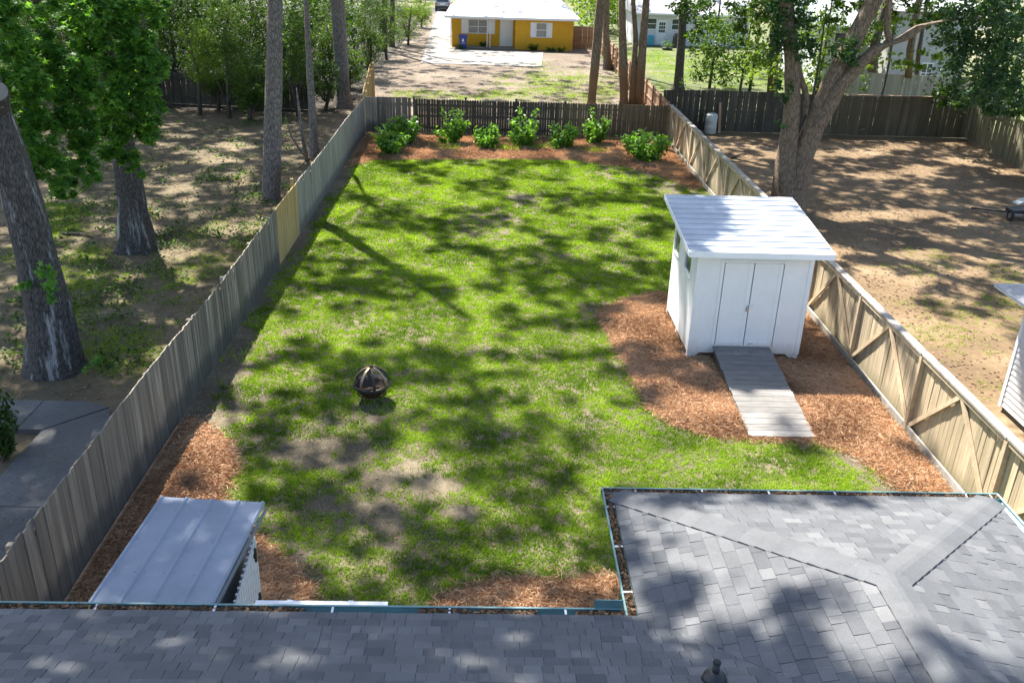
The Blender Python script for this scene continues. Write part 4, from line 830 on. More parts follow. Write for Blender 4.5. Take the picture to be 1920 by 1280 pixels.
# foliage on the trees seen in the photograph
def fol(root, L, n, size, m, seed, shape='oval', name='foliage', upbias=.7, dy=.8, per=22, sprd=.17):
    """L: (px, py, rpx, rpy, Y)"""
    rng = np.random.default_rng(seed); B = []
    tot = sum(a[2]*a[3] for a in L)
    for x, y, rx, ry, Y in L:
        c = AY(x, y, Y); s = ((c-CAM)@AF)/FPX; B.append((c[0], c[1], c[2], rx*s, max(.4, dy*(rx+ry)/2*s), ry*s, max(8, int(n*rx*ry/tot))))
    P = cloud(B, rng, 1., .35, per, sprd); P = P[P[:, 2] > .1]; return foliage(name, P, size, m, root, rng, shape, upbias)
Y2 = gy(258, 466)
fol(t2, [(200, 30, 60, 45, Y2-1), (225, 105, 45, 50, Y2-1.2), (240, 175, 52, 50, Y2-1.4), (262, 235, 38, 40, Y2-1.2), (225, 215, 40, 60, Y2-1.), (235, 285, 32, 32, Y2-.9), (185, 90, 34, 40, Y2), (270, 50, 30, 60, Y2), (160, 40, 40, 50, Y2-.5), (285, 200, 24, 40, Y2-1.2), (205, 265, 26, 40, Y2-1), (270, 130, 40, 50, Y2-1.5), (150, 110, 40, 40, Y2-.5), (290, 20, 30, 30, Y2-1), (255, 320, 18, 16, Y2-1)], 7800, .25, 'leaf_gum', 201, 'star', upbias=1.3, per=30, sprd=.13)
fol(t1, [(40, 150, 60, 60, 21.), (95, 200, 70, 50, 22.), (60, 265, 55, 55, 21), (120, 130, 45, 40, 22), (85, 330, 45, 40, 21), (15, 60, 45, 60, 21), (150, 250, 40, 40, 22.), (20, 330, 22, 50, 20), (140, 185, 50, 50, 22), (165, 320, 30, 26, 22), (120, 290, 50, 40, 22), (75, 100, 60, 40, 22), (160, 150, 30, 40, 22.5), (110, 30, 70, 40, 23), (30, 210, 50, 50, 21), (130, 350, 34, 24, 22), (60, 390, 30, 22, 21)], 9500, .23, 'leaf_gum', 202, 'star', upbias=1.3, per=30, sprd=.12)
fol(t1, [(96, 530, 16, 34, 16.7), (46, 545, 14, 12, 16.7), (170, 685, 8, 12, 16.6)], 190, .17, 'leaf_gum', 203, 'star', 'vine_leaves')
fol(big, [(1490, 60, 42, 42, YT-.3), (1478, 20, 50, 30, YT), (1510, 95, 26, 22, YT-.5), (1455, 80, 20, 40, YT+.3)], 2200, .15, 'leaf_ivy', 204, name='ivy')
fol(big, [(1583, 92, 26, 26, YT-.6), (1592, 108, 34, 18, YT-.7), (1465, 170, 16, 30, YT-.5), (1462, 230, 10, 12, YT-.6)], 640, .15, 'leaf_ivy', 205, name='ivy')
fol(big, [(1660, 110, 60, 12, YT+1), (1700, 125, 40, 14, YT+1), (1690, 40, 60, 18, YT+1.5), (1610, 125, 40, 10, YT+1), (1740, 105, 30, 16, YT+.5)], 560, .17, 'leaf_light', 206, name='twig_leaves')
fol(big, [(1620, 10, 50, 22, YT+2), (1690, 8, 60, 22, YT+2), (1560, 20, 40, 26, YT+1.5), (1740, 30, 40, 26, YT+1), (1420, 20, 40, 26, YT+1.5), (1400, 60, 24, 24, YT+1.5)], 1500, .17, 'leaf_mid', 216, name='canopy_leaves', per=26, sprd=.13)
# the overhanging tree at the upper right
yo = 41.; ot = tree('oak_tree', 'dark leafy tree hanging over the far right fence corner', (26.5, 41, 0), [(26.5, 41, 0), (26.3, 41, 4), (26, 41, 8)], [.3, .24, .18], 'bark_dark', 55, top=(26, 41, 13))
fol(ot, [(1850, 40, 80, 50, yo-2), (1900, 110, 60, 55, yo-3), (1830, 120, 55, 45, yo-2), (1790, 50, 50, 45, yo-1), (1880, 180, 60, 32, yo-3), (1805, 170, 34, 26, yo-1), (1760, 20, 34, 34, yo), (1890, 20, 60, 40, yo-4)], 5200, .24, 'leaf_blue', 207)
fol(ot, [(1800, 175, 50, 28, yo+1), (1840, 195, 50, 20, yo), (1900, 205, 50, 22, yo-2.5), (1770, 185, 30, 20, yo+1.5), (1820, 140, 90, 60, yo+2.5), (1900, 130, 80, 90, yo+1.5)], 3200, .24, 'leaf_dark', 208, name='inner_foliage')
# trees in front of the white houses
sp = tree('sapling', 'sparse leafy sapling in front of the white house windows', (14.0, 52, 0), [(14., 52, 0), (14.1, 52, 3), (14.3, 52, 7)], [.09, .06, .03], 'bark_dark', 56, crown=False)
fol(sp, [(1330, 60, 40, 40, 52), (1320, 110, 30, 40, 52), (1370, 90, 40, 50, 52), (1350, 140, 40, 30, 52), (1300, 150, 22, 22, 51)], 1500, .2, 'leaf_mid', 209)
fol(t12, [(1300, 20, 38, 24, 56), (1320, 50, 25, 22, 56), (1275, 15, 25, 20, 57), (1298, 75, 16, 24, 56)], 900, .24, 'leaf_dark', 210)
sp2 = tree('sapling', 'light green sapling left of the big forked tree by the black fence', (16.6, 47.5, 0), [(16.6, 47.5, 0), (16.7, 47.5, 3), (16.6, 47.5, 6)], [.08, .05, .03], 'bark_dark', 57, crown=False)
fol(sp2, [(1425, 60, 30, 40, 49), (1420, 110, 25, 40, 49), (1450, 130, 22, 40, 49), (1440, 20, 36, 24, 49)], 1000, .22, 'leaf_light', 211)
sp3 = tree('sapling', 'pale green leaves low behind the fork of the big tree', (20.2, 47.5, 0), [(20.2, 47.5, 0), (20.3, 47.5, 3), (20.2, 47.5, 5)], [.07, .05, .03], 'bark_dark', 58, crown=False)
fol(sp3, [(1540, 140, 30, 36, 48), (1600, 160, 30, 24, 48), (1640, 60, 40, 22, 49)], 650, .22, 'leaf_mid', 212)
for i, (x, y, L, m, lab) in enumerate(((1405, 172, [(1405, 40, 40, 40), (1385, 100, 36, 40), (1420, 130, 30, 30), (1360, 30, 40, 26)], 'leaf_mid', 'leafy young tree before the right end of the white house'), (1530, 178, [(1530, 70, 40, 46), (1515, 130, 30, 36), (1560, 40, 30, 30)], 'leaf_light', 'light leafy tree behind the fork of the big tree'),
    (1620, 180, [(1615, 70, 36, 34), (1650, 20, 50, 24), (1600, 140, 26, 22)], 'leaf_mid', 'leafy tree before the pale green roof'), (1680, 182, [(1690, 30, 50, 30), (1660, 130, 26, 18), (1745, 75, 30, 30), (1705, 100, 18, 40)], 'leaf_mid', 'leafy tree before the grey sided house'), (1330, 165, [(1320, 20, 46, 24), (1335, 70, 40, 40), (1345, 130, 40, 26)], 'leaf_mid', 'leafy thicket in the sunny yard right of the dark trunk'))):
    b = G(x, y); t = thing('leafy_tree', lab, 'tree', (b[0], b[1], 0), 'leafy trees before the far right houses'); MB().tube([(b[0], b[1], -.03), (b[0]+.1, b[1], 3), (b[0], b[1], 7)], [.1, .07, .03], 8).build('trunk', 'bark_dark', t, True); fol(t, [(*a, b[1]) for a in L], 1500, .23, m, 260+i, name='crown', per=26, sprd=.14)
# understory trees of the woods at left: one thing each
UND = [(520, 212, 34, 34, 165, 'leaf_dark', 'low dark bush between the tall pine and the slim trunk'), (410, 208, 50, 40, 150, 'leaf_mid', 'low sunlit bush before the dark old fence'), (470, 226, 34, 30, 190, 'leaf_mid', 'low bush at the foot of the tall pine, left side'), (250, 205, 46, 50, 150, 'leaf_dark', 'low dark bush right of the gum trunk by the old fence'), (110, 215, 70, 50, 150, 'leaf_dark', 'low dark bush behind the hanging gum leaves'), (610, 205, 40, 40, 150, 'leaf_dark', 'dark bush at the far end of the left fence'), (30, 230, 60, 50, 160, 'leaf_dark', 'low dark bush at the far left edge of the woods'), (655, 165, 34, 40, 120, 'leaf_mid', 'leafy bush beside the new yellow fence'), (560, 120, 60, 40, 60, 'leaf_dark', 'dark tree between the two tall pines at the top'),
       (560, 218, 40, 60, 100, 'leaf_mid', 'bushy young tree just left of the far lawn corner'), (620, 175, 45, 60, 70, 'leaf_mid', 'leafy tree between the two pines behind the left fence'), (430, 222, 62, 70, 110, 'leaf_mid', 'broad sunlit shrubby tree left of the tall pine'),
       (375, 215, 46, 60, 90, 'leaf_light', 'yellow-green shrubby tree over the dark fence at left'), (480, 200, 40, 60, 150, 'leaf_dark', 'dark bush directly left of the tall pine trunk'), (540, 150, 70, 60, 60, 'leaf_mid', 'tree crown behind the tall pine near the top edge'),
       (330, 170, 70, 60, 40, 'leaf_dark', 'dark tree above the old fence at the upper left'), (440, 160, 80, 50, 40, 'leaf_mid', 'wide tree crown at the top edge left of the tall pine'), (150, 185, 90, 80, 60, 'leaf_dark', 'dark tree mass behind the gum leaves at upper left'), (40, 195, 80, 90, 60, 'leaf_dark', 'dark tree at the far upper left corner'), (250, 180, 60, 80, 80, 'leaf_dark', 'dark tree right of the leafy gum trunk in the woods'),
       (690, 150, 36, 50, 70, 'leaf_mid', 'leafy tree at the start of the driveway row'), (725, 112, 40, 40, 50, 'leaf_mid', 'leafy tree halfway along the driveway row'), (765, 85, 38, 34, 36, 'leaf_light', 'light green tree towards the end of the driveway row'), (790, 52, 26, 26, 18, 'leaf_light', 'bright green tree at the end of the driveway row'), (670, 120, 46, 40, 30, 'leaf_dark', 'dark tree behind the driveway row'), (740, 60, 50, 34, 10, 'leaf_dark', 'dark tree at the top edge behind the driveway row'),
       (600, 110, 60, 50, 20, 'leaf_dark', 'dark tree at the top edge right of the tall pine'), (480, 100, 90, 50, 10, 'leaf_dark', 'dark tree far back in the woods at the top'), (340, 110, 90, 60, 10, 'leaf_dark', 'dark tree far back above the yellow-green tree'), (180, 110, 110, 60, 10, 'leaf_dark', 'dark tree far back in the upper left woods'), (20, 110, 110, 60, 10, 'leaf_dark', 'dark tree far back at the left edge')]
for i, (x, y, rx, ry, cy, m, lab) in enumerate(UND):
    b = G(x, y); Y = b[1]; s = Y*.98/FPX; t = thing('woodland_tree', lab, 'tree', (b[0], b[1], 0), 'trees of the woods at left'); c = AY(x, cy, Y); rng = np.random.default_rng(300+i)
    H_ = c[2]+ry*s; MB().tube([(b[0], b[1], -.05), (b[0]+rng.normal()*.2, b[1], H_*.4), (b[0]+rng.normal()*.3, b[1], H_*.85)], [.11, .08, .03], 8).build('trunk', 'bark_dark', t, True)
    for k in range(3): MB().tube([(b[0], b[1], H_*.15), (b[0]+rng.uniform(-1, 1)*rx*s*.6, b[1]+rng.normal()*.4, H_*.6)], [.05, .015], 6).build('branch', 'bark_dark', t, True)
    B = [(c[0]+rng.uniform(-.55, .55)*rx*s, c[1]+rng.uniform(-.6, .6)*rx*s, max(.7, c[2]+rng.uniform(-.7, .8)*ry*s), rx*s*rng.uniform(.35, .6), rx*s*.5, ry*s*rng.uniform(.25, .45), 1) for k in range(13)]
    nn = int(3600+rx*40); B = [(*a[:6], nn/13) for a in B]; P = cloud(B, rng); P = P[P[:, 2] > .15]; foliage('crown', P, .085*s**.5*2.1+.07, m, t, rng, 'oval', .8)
def far_woods(name, lab, x0, y0, x1, y1, n, size, seed, zt=9., m='leaf_dark'):
    rng = np.random.default_rng(seed); B = [(rng.uniform(x0, x1), rng.uniform(y0, y1), rng.uniform(.5, zt), rng.uniform(1.5, 3), rng.uniform(1.5, 3), rng.uniform(1., 2.2), n/160) for k in range(160)]
    P = cloud(B, rng); P = P[P[:, 2] > .1]; V, F, a = leaves(P, size, rng, 'oval', .8); tag(link(name, mesh_np(name, V, F, a), m), lab, 'woods', kind='stuff')
far_woods('far_woods', 'dark mass of woods far behind the left-hand trees', -75, 66, -11, 105, 26000, .5, 1)
far_woods('woodland_undergrowth', 'dense dark undergrowth behind the old fence at left', -45, 53, -10, 66, 22000, .32, 9, 4.5)
far_woods('far_hedgerow', 'green trees across the street behind the houses', -40, 125, 60, 150, 16000, .7, 2, 8, 'leaf_mid')
far_woods('roadside_trees', 'bright green bushes beside the street right of the yellow house', 8.5, 92, 14, 100, 3500, .4, 3, 4.5, 'leaf_light')

# ------------------------------------------------------------------ houses and what stands by them
def wall_with(name, root, m, x0, x1, z0, z1, y, holes, th=.15, axis='y'):
    """wall panel in the plane y=const (or x=const) with rectangular openings (a0,a1,b0,b1)"""
    b = MB(); hs_ = sorted(holes); cur = x0
    def bx(a0, a1, b0, b1):
        if a1-a0 > 1e-4 and b1-b0 > 1e-4: b.box((a0, y, b0), (a1, y+th, b1)) if axis == 'y' else b.box((y, a0, b0), (y+th, a1, b1))
    for a0, a1, b0, b1 in hs_: bx(cur, a0, z0, z1); bx(a0, a1, z0, b0); bx(a0, a1, b1, z1); cur = a1
    bx(cur, x1, z0, z1); return b.build(name, m, root)
def window(root, x0, x1, z0, z1, y, glass='glass_pale', mull=1, bars=(.5,), shutters=None, fw=.06):
    w_ = box('window', (x0, y+.05, z0), (x1, y+.07, z1), glass, root); f = MB(); f.box((x0-fw, y-.02, z0-fw), (x0, y+.06, z1+fw)); f.box((x1, y-.02, z0-fw), (x1+fw, y+.06, z1+fw)); f.box((x0, y-.02, z1), (x1, y+.06, z1+fw)); f.box((x0, y-.035, z0-fw), (x1, y+.06, z0))
    for k in range(1, mull): xm = x0+(x1-x0)*k/mull; f.box((xm-.03, y-.005, z0), (xm+.03, y+.045, z1))
    for h in bars: zz = z0+(z1-z0)*h; f.box((x0, y+.005, zz-.025), (x1, y+.044, zz+.025))
    f.build('window_frame', 'white', w_)
    if shutters:
        for a, c in shutters: 
            s_ = MB().box((a, y-.035, z0-.06), (c, y-.002, z1+.06))
            for k in range(9): zz = z0+(z1-z0)*(k+.5)/9; s_.box((a+.05, y-.045, zz-.035), (c-.05, y-.035, zz+.02))
            s_.build('shutter', 'white', root)
    return w_
# yellow house
yh = thing('yellow_house', 'small yellow house with white metal roof and white shutters at the top centre', 'house', (1.6, 80, 0))
XA, XBk, XD, Y1, Y2_ = -3.4, 1.85, 6.6, 78.7, 77.7; EH = 2.5
ax = lambda x, y, Y: AY(x, y, Y)[0]
w1 = (ax(879, 55, Y1), ax(914, 55, Y1), 1.12, 2.12); dx = (ax(939, 60, Y1), ax(960, 60, Y1), .12, 2.15); w2 = (ax(1006, 60, Y2_), ax(1024, 60, Y2_), 1.05, 2.1)
wall_with('wall', yh, 'yellow', XA, XBk, 0, EH, Y1, [w1, dx]); wall_with('wall', yh, 'yellow', XBk, XD, 0, EH, Y2_, [w2]); box('wall', (XA, Y1+.15, 0), (XA+.15, 88, EH), 'yellow', yh); box('wall', (XD-.15, Y2_+.15, 0), (XD, 88, EH), 'yellow', yh); box('wall', (XBk, Y2_+.15, 0), (XBk+.15, Y1, EH), 'yellow', yh); box('wall', (XA, 88, 0), (XD, 88.15, EH), 'yellow', yh)
window(yh, *w1, Y1, mull=2, shutters=((w1[0]-.62, w1[0]-.07), (w1[1]+.07, w1[1]+.62))); window(yh, *w2, Y2_, shutters=((w2[0]-.5, w2[0]-.07), (w2[1]+.07, w2[1]+.5)))
d = box('door', (dx[0], Y1+.04, dx[2]), (dx[1], Y1+.08, dx[3]), 'white', yh); f = MB(); f.box((dx[0]-.07, Y1-.02, .1), (dx[0], Y1+.05, dx[3]+.07)); f.box((dx[1], Y1-.02, .1), (dx[1]+.07, Y1+.05, dx[3]+.07)); f.box((dx[0], Y1-.02, dx[3]), (dx[1], Y1+.05, dx[3]+.07)); f.build('door_frame', 'white', d)
pm = MB()
for a in (.08, .54):
    for c, e in ((.15, .85), (1., 1.35), (1.45, 1.85)): pm.box((dx[0]+a*(dx[1]-dx[0]), Y1+.034, dx[2]+c), (dx[0]+(a+.38)*(dx[1]-dx[0]), Y1+.04, dx[2]+e))
pm.build('door_panel', 'white', d); MB().tube([(dx[0]+.08, Y1+.0, 1.1), (dx[0]+.08, Y1+.04, 1.1)], .035, 8).build('door_knob', 'steel', d)
for px_ in (913.5, 919): x = ax(px_, 60, Y2_+.05); MB().box((x-.03, Y2_+.05, .08), (x+.03, Y2_+.11, EH)).build('porch_post', 'white', yh)
box('porch_slab', (XA+.6, Y2_-.1, -.01), (XBk, Y1, .1), 'conc', yh); MB().beam((XA-.06, Y1-.08, 0.05), (XA-.06, Y1-.08, EH), .08, .06, up=(0, 1, 0)).build('downspout', 'white', yh)
e0, e1, ey, eb = -3.95, 7.05, 77.3, 88.5; rz_, ry_ = 4.75, 85.; r0, r1 = -1.2, 4.3; ez = EH+.02
V = [(e0, ey, ez), (e1, ey, ez), (e1, eb, ez), (e0, eb, ez), (r0, ry_, rz_), (r1, ry_, rz_)]; MB().add(V, [(0, 1, 5, 4), (1, 2, 5), (2, 3, 4, 5), (3, 0, 4), (3, 2, 1, 0)]).build('roof', 'metalroof', yh)
rib = MB(); x = e0+.15
while x < e1:
    t = 1.; xi = min(max(x, r0), r1); 
    if x < r0: t = (x-e0)/(r0-e0)
    elif x > r1: t = (e1-x)/(e1-r1)
    rib.beam((x, ey, ez+.005), (x, ey+(ry_-ey)*t, ez+(rz_-ez)*t+.005), .03, .035); x += .3
o = rib.build('roof_ribs', 'metalroof', yh); o['kind'] = 'stuff'
MB().box((e0+.02, ey+.004, ez-.17), (e1-.02, ey+.03, ez-.003)).build('fascia', 'white', yh); box('soffit_beam', (XA, Y2_-.02, EH-.22), (XBk-.01, Y2_+.13, EH-.001), 'white', yh)
for hxa, hya in ((r0, e0), (r1, e1)): MB().beam((hya, ey, ez+.02), (hxa, ry_, rz_+.02), .12, .04).build('hip_flashing', 'metalroof', yh)
# blue wheelie bin with a white drop
bx_, by_ = G(868, 93)[:2]; by_ = 76.9
bn = thing('wheelie_bin', 'blue wheelie bin with a white drop emblem at the corner of the yellow house', 'bin', (bx_, by_, .03)); zq = .03
MB().prism([(bx_-.24, by_-.26, zq+.06), (bx_+.24, by_-.26, zq+.06), (bx_+.24, by_+.26, zq+.06), (bx_-.24, by_+.26, zq+.06)], [(bx_-.33, by_-.36, zq+1.), (bx_+.33, by_-.36, zq+1.), (bx_+.33, by_+.36, zq+1.), (bx_-.33, by_+.36, zq+1.)]).build('body', 'blue', bn)
MB().prism([(bx_-.36, by_-.4, zq+1.), (bx_+.36, by_-.4, zq+1.), (bx_+.36, by_+.4, zq+1.02), (bx_-.36, by_+.4, zq+1.02)], [(bx_-.32, by_-.36, zq+1.06), (bx_+.32, by_-.36, zq+1.06), (bx_+.32, by_+.36, zq+1.11), (bx_-.32, by_+.36, zq+1.11)]).build('lid', 'blue', bn)
for s in (-1, 1): MB().tube([(bx_+s*.2, by_+.28, zq+.12), (bx_+s*.27, by_+.28, zq+.12)], .12, 14).build('wheel', 'rubber', bn)
MB().tube([(bx_-.28, by_+.42, zq+1.), (bx_+.28, by_+.42, zq+1.)], .02, 8).build('handle', 'blue', bn)
em = [(0, .17), (.035, .09), (.075, .02), (.08, -.04), (.045, -.09), (0, -.105), (-.045, -.09), (-.08, -.04), (-.075, .02), (-.035, .09)]
ey_ = lambda z: by_-.26-.1*(z-.06-zq)/.94-.006
MB().prism([(bx_+x, ey_(.72+z), .72+z) for x, z in em][::-1], [(bx_+x, ey_(.72+z)-.004, .72+z) for x, z in em][::-1]).build('drop_emblem', 'white', bn)
MB().box((bx_-.16, ey_(.5)-.006, .49), (bx_+.16, ey_(.5)-.001, .52)).build('emblem_line', 'white', bn)
# plants at the yellow house
for i, (x, y, a, c, tp, lab) in enumerate(((906, 90, 898, 914, 75, 'small bush below the shuttered window of the yellow house'), (1000, 95, 990, 1012, 80, 'small dark bush below the right window of the yellow house'), (1032, 97, 1022, 1042, 88, 'low leafy plant by the right part of the yellow wall'), (1052, 98, 1044, 1062, 87, 'low plant at the right corner of the yellow house'), (867, 93, 858, 876, 82, 'little bush in front of the blue bin'), (1081, 80, 1074, 1090, 45, 'upright dark shrub between the yellow house and the red-brown fence'))):
    shrub(x, y, a, c, tp, lab, 400+i, 160, 0, .2, 'leaf_mid', 'plants round the yellow house', 'bush')
# parked car far up the driveway
cp_ = G(832, 21); car = thing('parked_car', 'silver car parked at the far end of the driveway at the top edge', 'car', (cp_[0]-.1, 116, 0)); cx, cy = cp_[0]-.1, 116.
MB().prism([(cx-.9, cy-2.2, .35), (cx+.9, cy-2.2, .35), (cx+.9, cy+2.2, .35), (cx-.9, cy+2.2, .35)], [(cx-.88, cy-2.15, 1.0), (cx+.88, cy-2.15, 1.0), (cx+.88, cy+2.1, .95), (cx-.88, cy+2.1, .95)]).build('body', 'carpaint', car)
MB().prism([(cx-.85, cy-2.0, 1.0), (cx+.85, cy-2.0, 1.0), (cx+.85, cy+1., 1.0), (cx-.85, cy+1., 1.0)], [(cx-.68, cy-1.7, 1.6), (cx+.68, cy-1.7, 1.6), (cx+.68, cy+.3, 1.6), (cx-.68, cy+.3, 1.6)]).build('cabin', 'carpaint', car)
MB().prism([(cx-.7, cy-2.0, 1.06), (cx+.7, cy-2.0, 1.06), (cx+.7, cy-1.97, 1.06), (cx-.7, cy-1.97, 1.06)], [(cx-.6, cy-1.76, 1.52), (cx+.6, cy-1.76, 1.52), (cx+.6, cy-1.73, 1.52), (cx-.6, cy-1.73, 1.52)]).build('rear_window', 'glass', car)
box('bumper', (cx-.88, cy-2.3, .32), (cx+.88, cy-2.16, .62), 'black', car); box('number_plate', (cx-.26, cy-2.19, .75), (cx+.26, cy-2.17, .88), 'white', car)
for s in (-1, 1):
    box('tail_light', (cx+s*.72-.12, cy-2.2, .78), (cx+s*.72+.12, cy-2.17, .95), 'red', car)
    for yy in (-1.35, 1.35): MB().tube([(cx+s*.72, cy+yy, .33), (cx+s*.92, cy+yy, .33)], .33, 18).build('wheel', 'rubber', car)
# white house with nine-pane door
wh = thing('white_house', 'white sided house with nine-pane door behind the sunny yard', 'house', (17, 86, 0)); wy = 84.
def lap(root, name, m, a0, a1, z0, z1, pos, holes=(), axis='y', sgn=-1, step=.16, over=.02, skip=1):
    """lap siding: boards one by one along a wall face, cut at openings"""
    z = z0
    while z < z1-.02:
        zt_ = min(z+step+.01, z1); segs = [(a0, a1)]
        for h0, h1, b0, b1 in holes:
            if b0 < zt_-.02 and b1 > z+.02:
                segs = [s_ for p_, q_ in segs for s_ in ((p_, min(q_, h0)), (max(p_, h1), q_)) if s_[1]-s_[0] > .02]
        for p_, q_ in segs:
            if axis == 'y': pr = [(pos, z), (pos+sgn*over, z), (pos+sgn*.004, zt_), (pos, zt_)]; b = MB().prism([(p_, y, zz) for y, zz in pr], [(q_, y, zz) for y, zz in pr])
            else: pr = [(pos, z), (pos+sgn*over, z), (pos+sgn*.004, zt_), (pos, zt_)]; b = MB().prism([(x, p_, zz) for x, zz in pr], [(x, q_, zz) for x, zz in pr])
            b.build(name, m, root)
        z += step
wx0, wx1 = ax(1187, 85, wy), ax(1400, 85, wy); wa = lambda x: ax(x, 60, wy); hz = lambda y: AY(1240, y, wy)[2]
h1 = (wa(1213), wa(1229), hz(55), hz(36)); h2 = (wa(1259), wa(1276), hz(55), hz(36)); hd = (wa(1232), wa(1250), .12, hz(38))
wall_with('wall', wh, 'siding', wx0, wx1, 0, 2.75, wy, [h1, h2, hd]); lap(wh, 'siding_board', 'siding', wx0, wx1, .1, 2.75, wy-.002, [(a-.07, c+.07, e-.07, g+.07) for a, c, e, g in (h1, h2, hd)], step=.24)
for h in (h1, h2): window(wh, *h, wy, 'glass')
d = box('door', (hd[0], wy+.03, hd[2]), (hd[1], wy+.07, hd[3]), 'white', wh); dw, dh = hd[1]-hd[0], hd[3]-hd[2]
for i in range(3):
    for j in range(3): box('door_pane', (hd[0]+dw*(.18+.22*i), wy+.02, hd[2]+dh*(.48+.15*j)), (hd[0]+dw*(.37+.22*i), wy+.03, hd[2]+dh*(.6+.15*j)), 'glass', d)
for x in (hd[0]-.07, hd[1]): box('door_trim', (x, wy-.03, .1), (x+.07, wy+.03, hd[3]+.05), 'white', wh)
MB().add([(wx0-.4, wy-.45, 2.72), (wx1+.4, wy-.45, 2.72), (wx1+.4, wy+9, 2.72), (wx0-.4, wy+9, 2.72), (wx0-.4, wy+4.2, 4.9), (wx1+.4, wy+4.2, 4.9)], [(0, 1, 5, 4), (1, 2, 5), (2, 3, 4, 5), (3, 0, 4), (3, 2, 1, 0)]).build('roof', 'paleroof', wh); box('fascia', (wx0-.4, wy-.475, 2.58), (wx1+.4, wy-.452, 2.73), 'white', wh)
box('wall', (wx0, wy+.15, 0), (wx0+.15, wy+8.5, 2.72), 'siding', wh); box('wall', (wx1-.15, wy+.15, 0), (wx1, wy+8.5, 2.72), 'siding', wh)
bb = G(1216, 84); o = MB().tube([(bb[0], 83.4, 0), (bb[0], 83.4, .12), (bb[0], 83.4, .85), (bb[0], 83.4, .9)], [.26, .29, .29, .25], 16).build('rain_barrel', 'lightblue'); tag(o, 'light blue barrel left of the nine-pane door', 'barrel')
gx, gy_ = ax(1271, 80, 82.6), 82.6; gr = thing('covered_grill', 'black covered grill right of the nine-pane door of the white house', 'grill', (gx, gy_, 0)); MB().prism([(gx-.45, gy_-.3, .12), (gx+.45, gy_-.3, .12), (gx+.45, gy_+.3, .12), (gx-.45, gy_+.3, .12)], [(gx-.42, gy_-.28, .9), (gx+.42, gy_-.28, .9), (gx+.42, gy_+.28, .9), (gx-.42, gy_+.28, .9)]).build('cover', 'black', gr); MB().prism([(gx-.42, gy_-.28, .9), (gx+.42, gy_-.28, .9), (gx+.42, gy_+.28, .9), (gx-.42, gy_+.28, .9)], [(gx-.3, gy_-.1, 1.2), (gx+.3, gy_-.1, 1.2), (gx+.3, gy_+.2, 1.2), (gx-.3, gy_+.2, 1.2)]).build('hood', 'black', gr)
for s in (-1, 1): MB().tube([(gx+s*.35, gy_-.2, .08), (gx+s*.4, gy_-.2, .08)], .08, 10).build('wheel', 'rubber', gr)
ty = G(1251, 94); tp_ = thing('tyre_planter', 'old tyre planter with a small plant on the neighbour lawn', 'planter', (ty[0], ty[1], 0)); m = MB(); m.tube([(ty[0]+.34*math.cos(a), ty[1]+.34*math.sin(a), .12) for a in np.linspace(0, 6.2832, 22)], .12, 10, False); m.build('tyre', 'rubber', tp_, True); rng = np.random.default_rng(5); foliage('plant', np.array([ty[0], ty[1], .4])+rng.normal(size=(90, 3))*[.25, .25, .2], .2, 'leaf_mid', tp_, rng)
# house with pale green roof, top right
gh = thing('green_roofed_house', 'pale house with light green roof and white downspout behind the big forked tree', 'house', (23, 66, 0)); g0, g1, gyy = ax(1545, 40, 62), ax(1680, 40, 62), 62.
wall_with('wall', gh, 'siding', g0, g1, 0, 3.9, gyy, [(g0+.9, g0+1.6, 2.2, 3.4)]); window(gh, g0+.9, g0+1.6, 2.2, 3.4, gyy, 'glass'); box('wall', (g0, gyy+.15, 0), (g0+.15, gyy+9, 3.9), 'siding', gh); box('wall', (g1-.15, gyy+.15, 0), (g1, gyy+9, 3.9), 'siding', gh)
gm = (g0+g1)/2; MB().add([(g0-.5, gyy-.5, 3.85), (g1+.5, gyy-.5, 3.85), (g1+.5, gyy+9.5, 3.85), (g0-.5, gyy+9.5, 3.85), (g0-.5, gyy+4.5, 5.9), (g1+.5, gyy+4.5, 5.9)], [(0, 1, 5, 4), (1, 2, 5), (2, 3, 4, 5), (3, 0, 4), (3, 2, 1, 0)]).build('roof', 'greenroof', gh); box('fascia', (g0-.5, gyy-.52, 3.7), (g1+.5, gyy-.502, 3.86), 'white', gh)
MB().tube([(g0+2., gyy-.45, 3.75), (g0+2.2, gyy-.1, 3.5), (g0+2.2, gyy-.08, 0)], .05, 8).build('downspout', 'white', gh)
# grey lap-sided house, far right
kh = thing('grey_house', 'grey lap-sided house with small window at the upper right', 'house', (29, 60, 0)); k0, k1, ky = ax(1668, 120, 57), ax(1806, 120, 57), 57.
kw = (ax(1730, 125, ky), ax(1748, 125, ky), AY(1738, 146, ky)[2], AY(1738, 120, ky)[2])
wall_with('wall', kh, 'greysiding', k0, k1, 0, 5.2, ky, [kw]); lap(kh, 'siding_board', 'greysiding', k0, k1, .1, 5.2, ky-.002, [(kw[0]-.07, kw[1]+.07, kw[2]-.07, kw[3]+.07)], step=.26, over=.035); window(kh, *kw, ky, 'glass', 2, (.33, .66)); box('corner_trim', (k1-.1, ky-.05, 0), (k1+.03, ky-.038, 5.2), 'white', kh); box('wall', (k1-.15, ky+.15, 0), (k1, ky+9, 5.2), 'greysiding', kh); box('wall', (k0, ky+.15, 0), (k0+.15, ky+9, 5.2), 'greysiding', kh)
MB().add([(k0-.3, ky-.4, 5.2), (k1+.4, ky-.4, 5.2), (k1+.4, ky+9.4, 5.2), (k0-.3, ky+9.4, 5.2), (k0-.3, ky+4.5, 7.4), (k1+.4, ky+4.5, 7.4)], [(0, 1, 5, 4), (1, 2, 5), (2, 3, 4, 5), (3, 0, 4), (3, 2, 1, 0)]).build('roof', 'paleroof', kh)
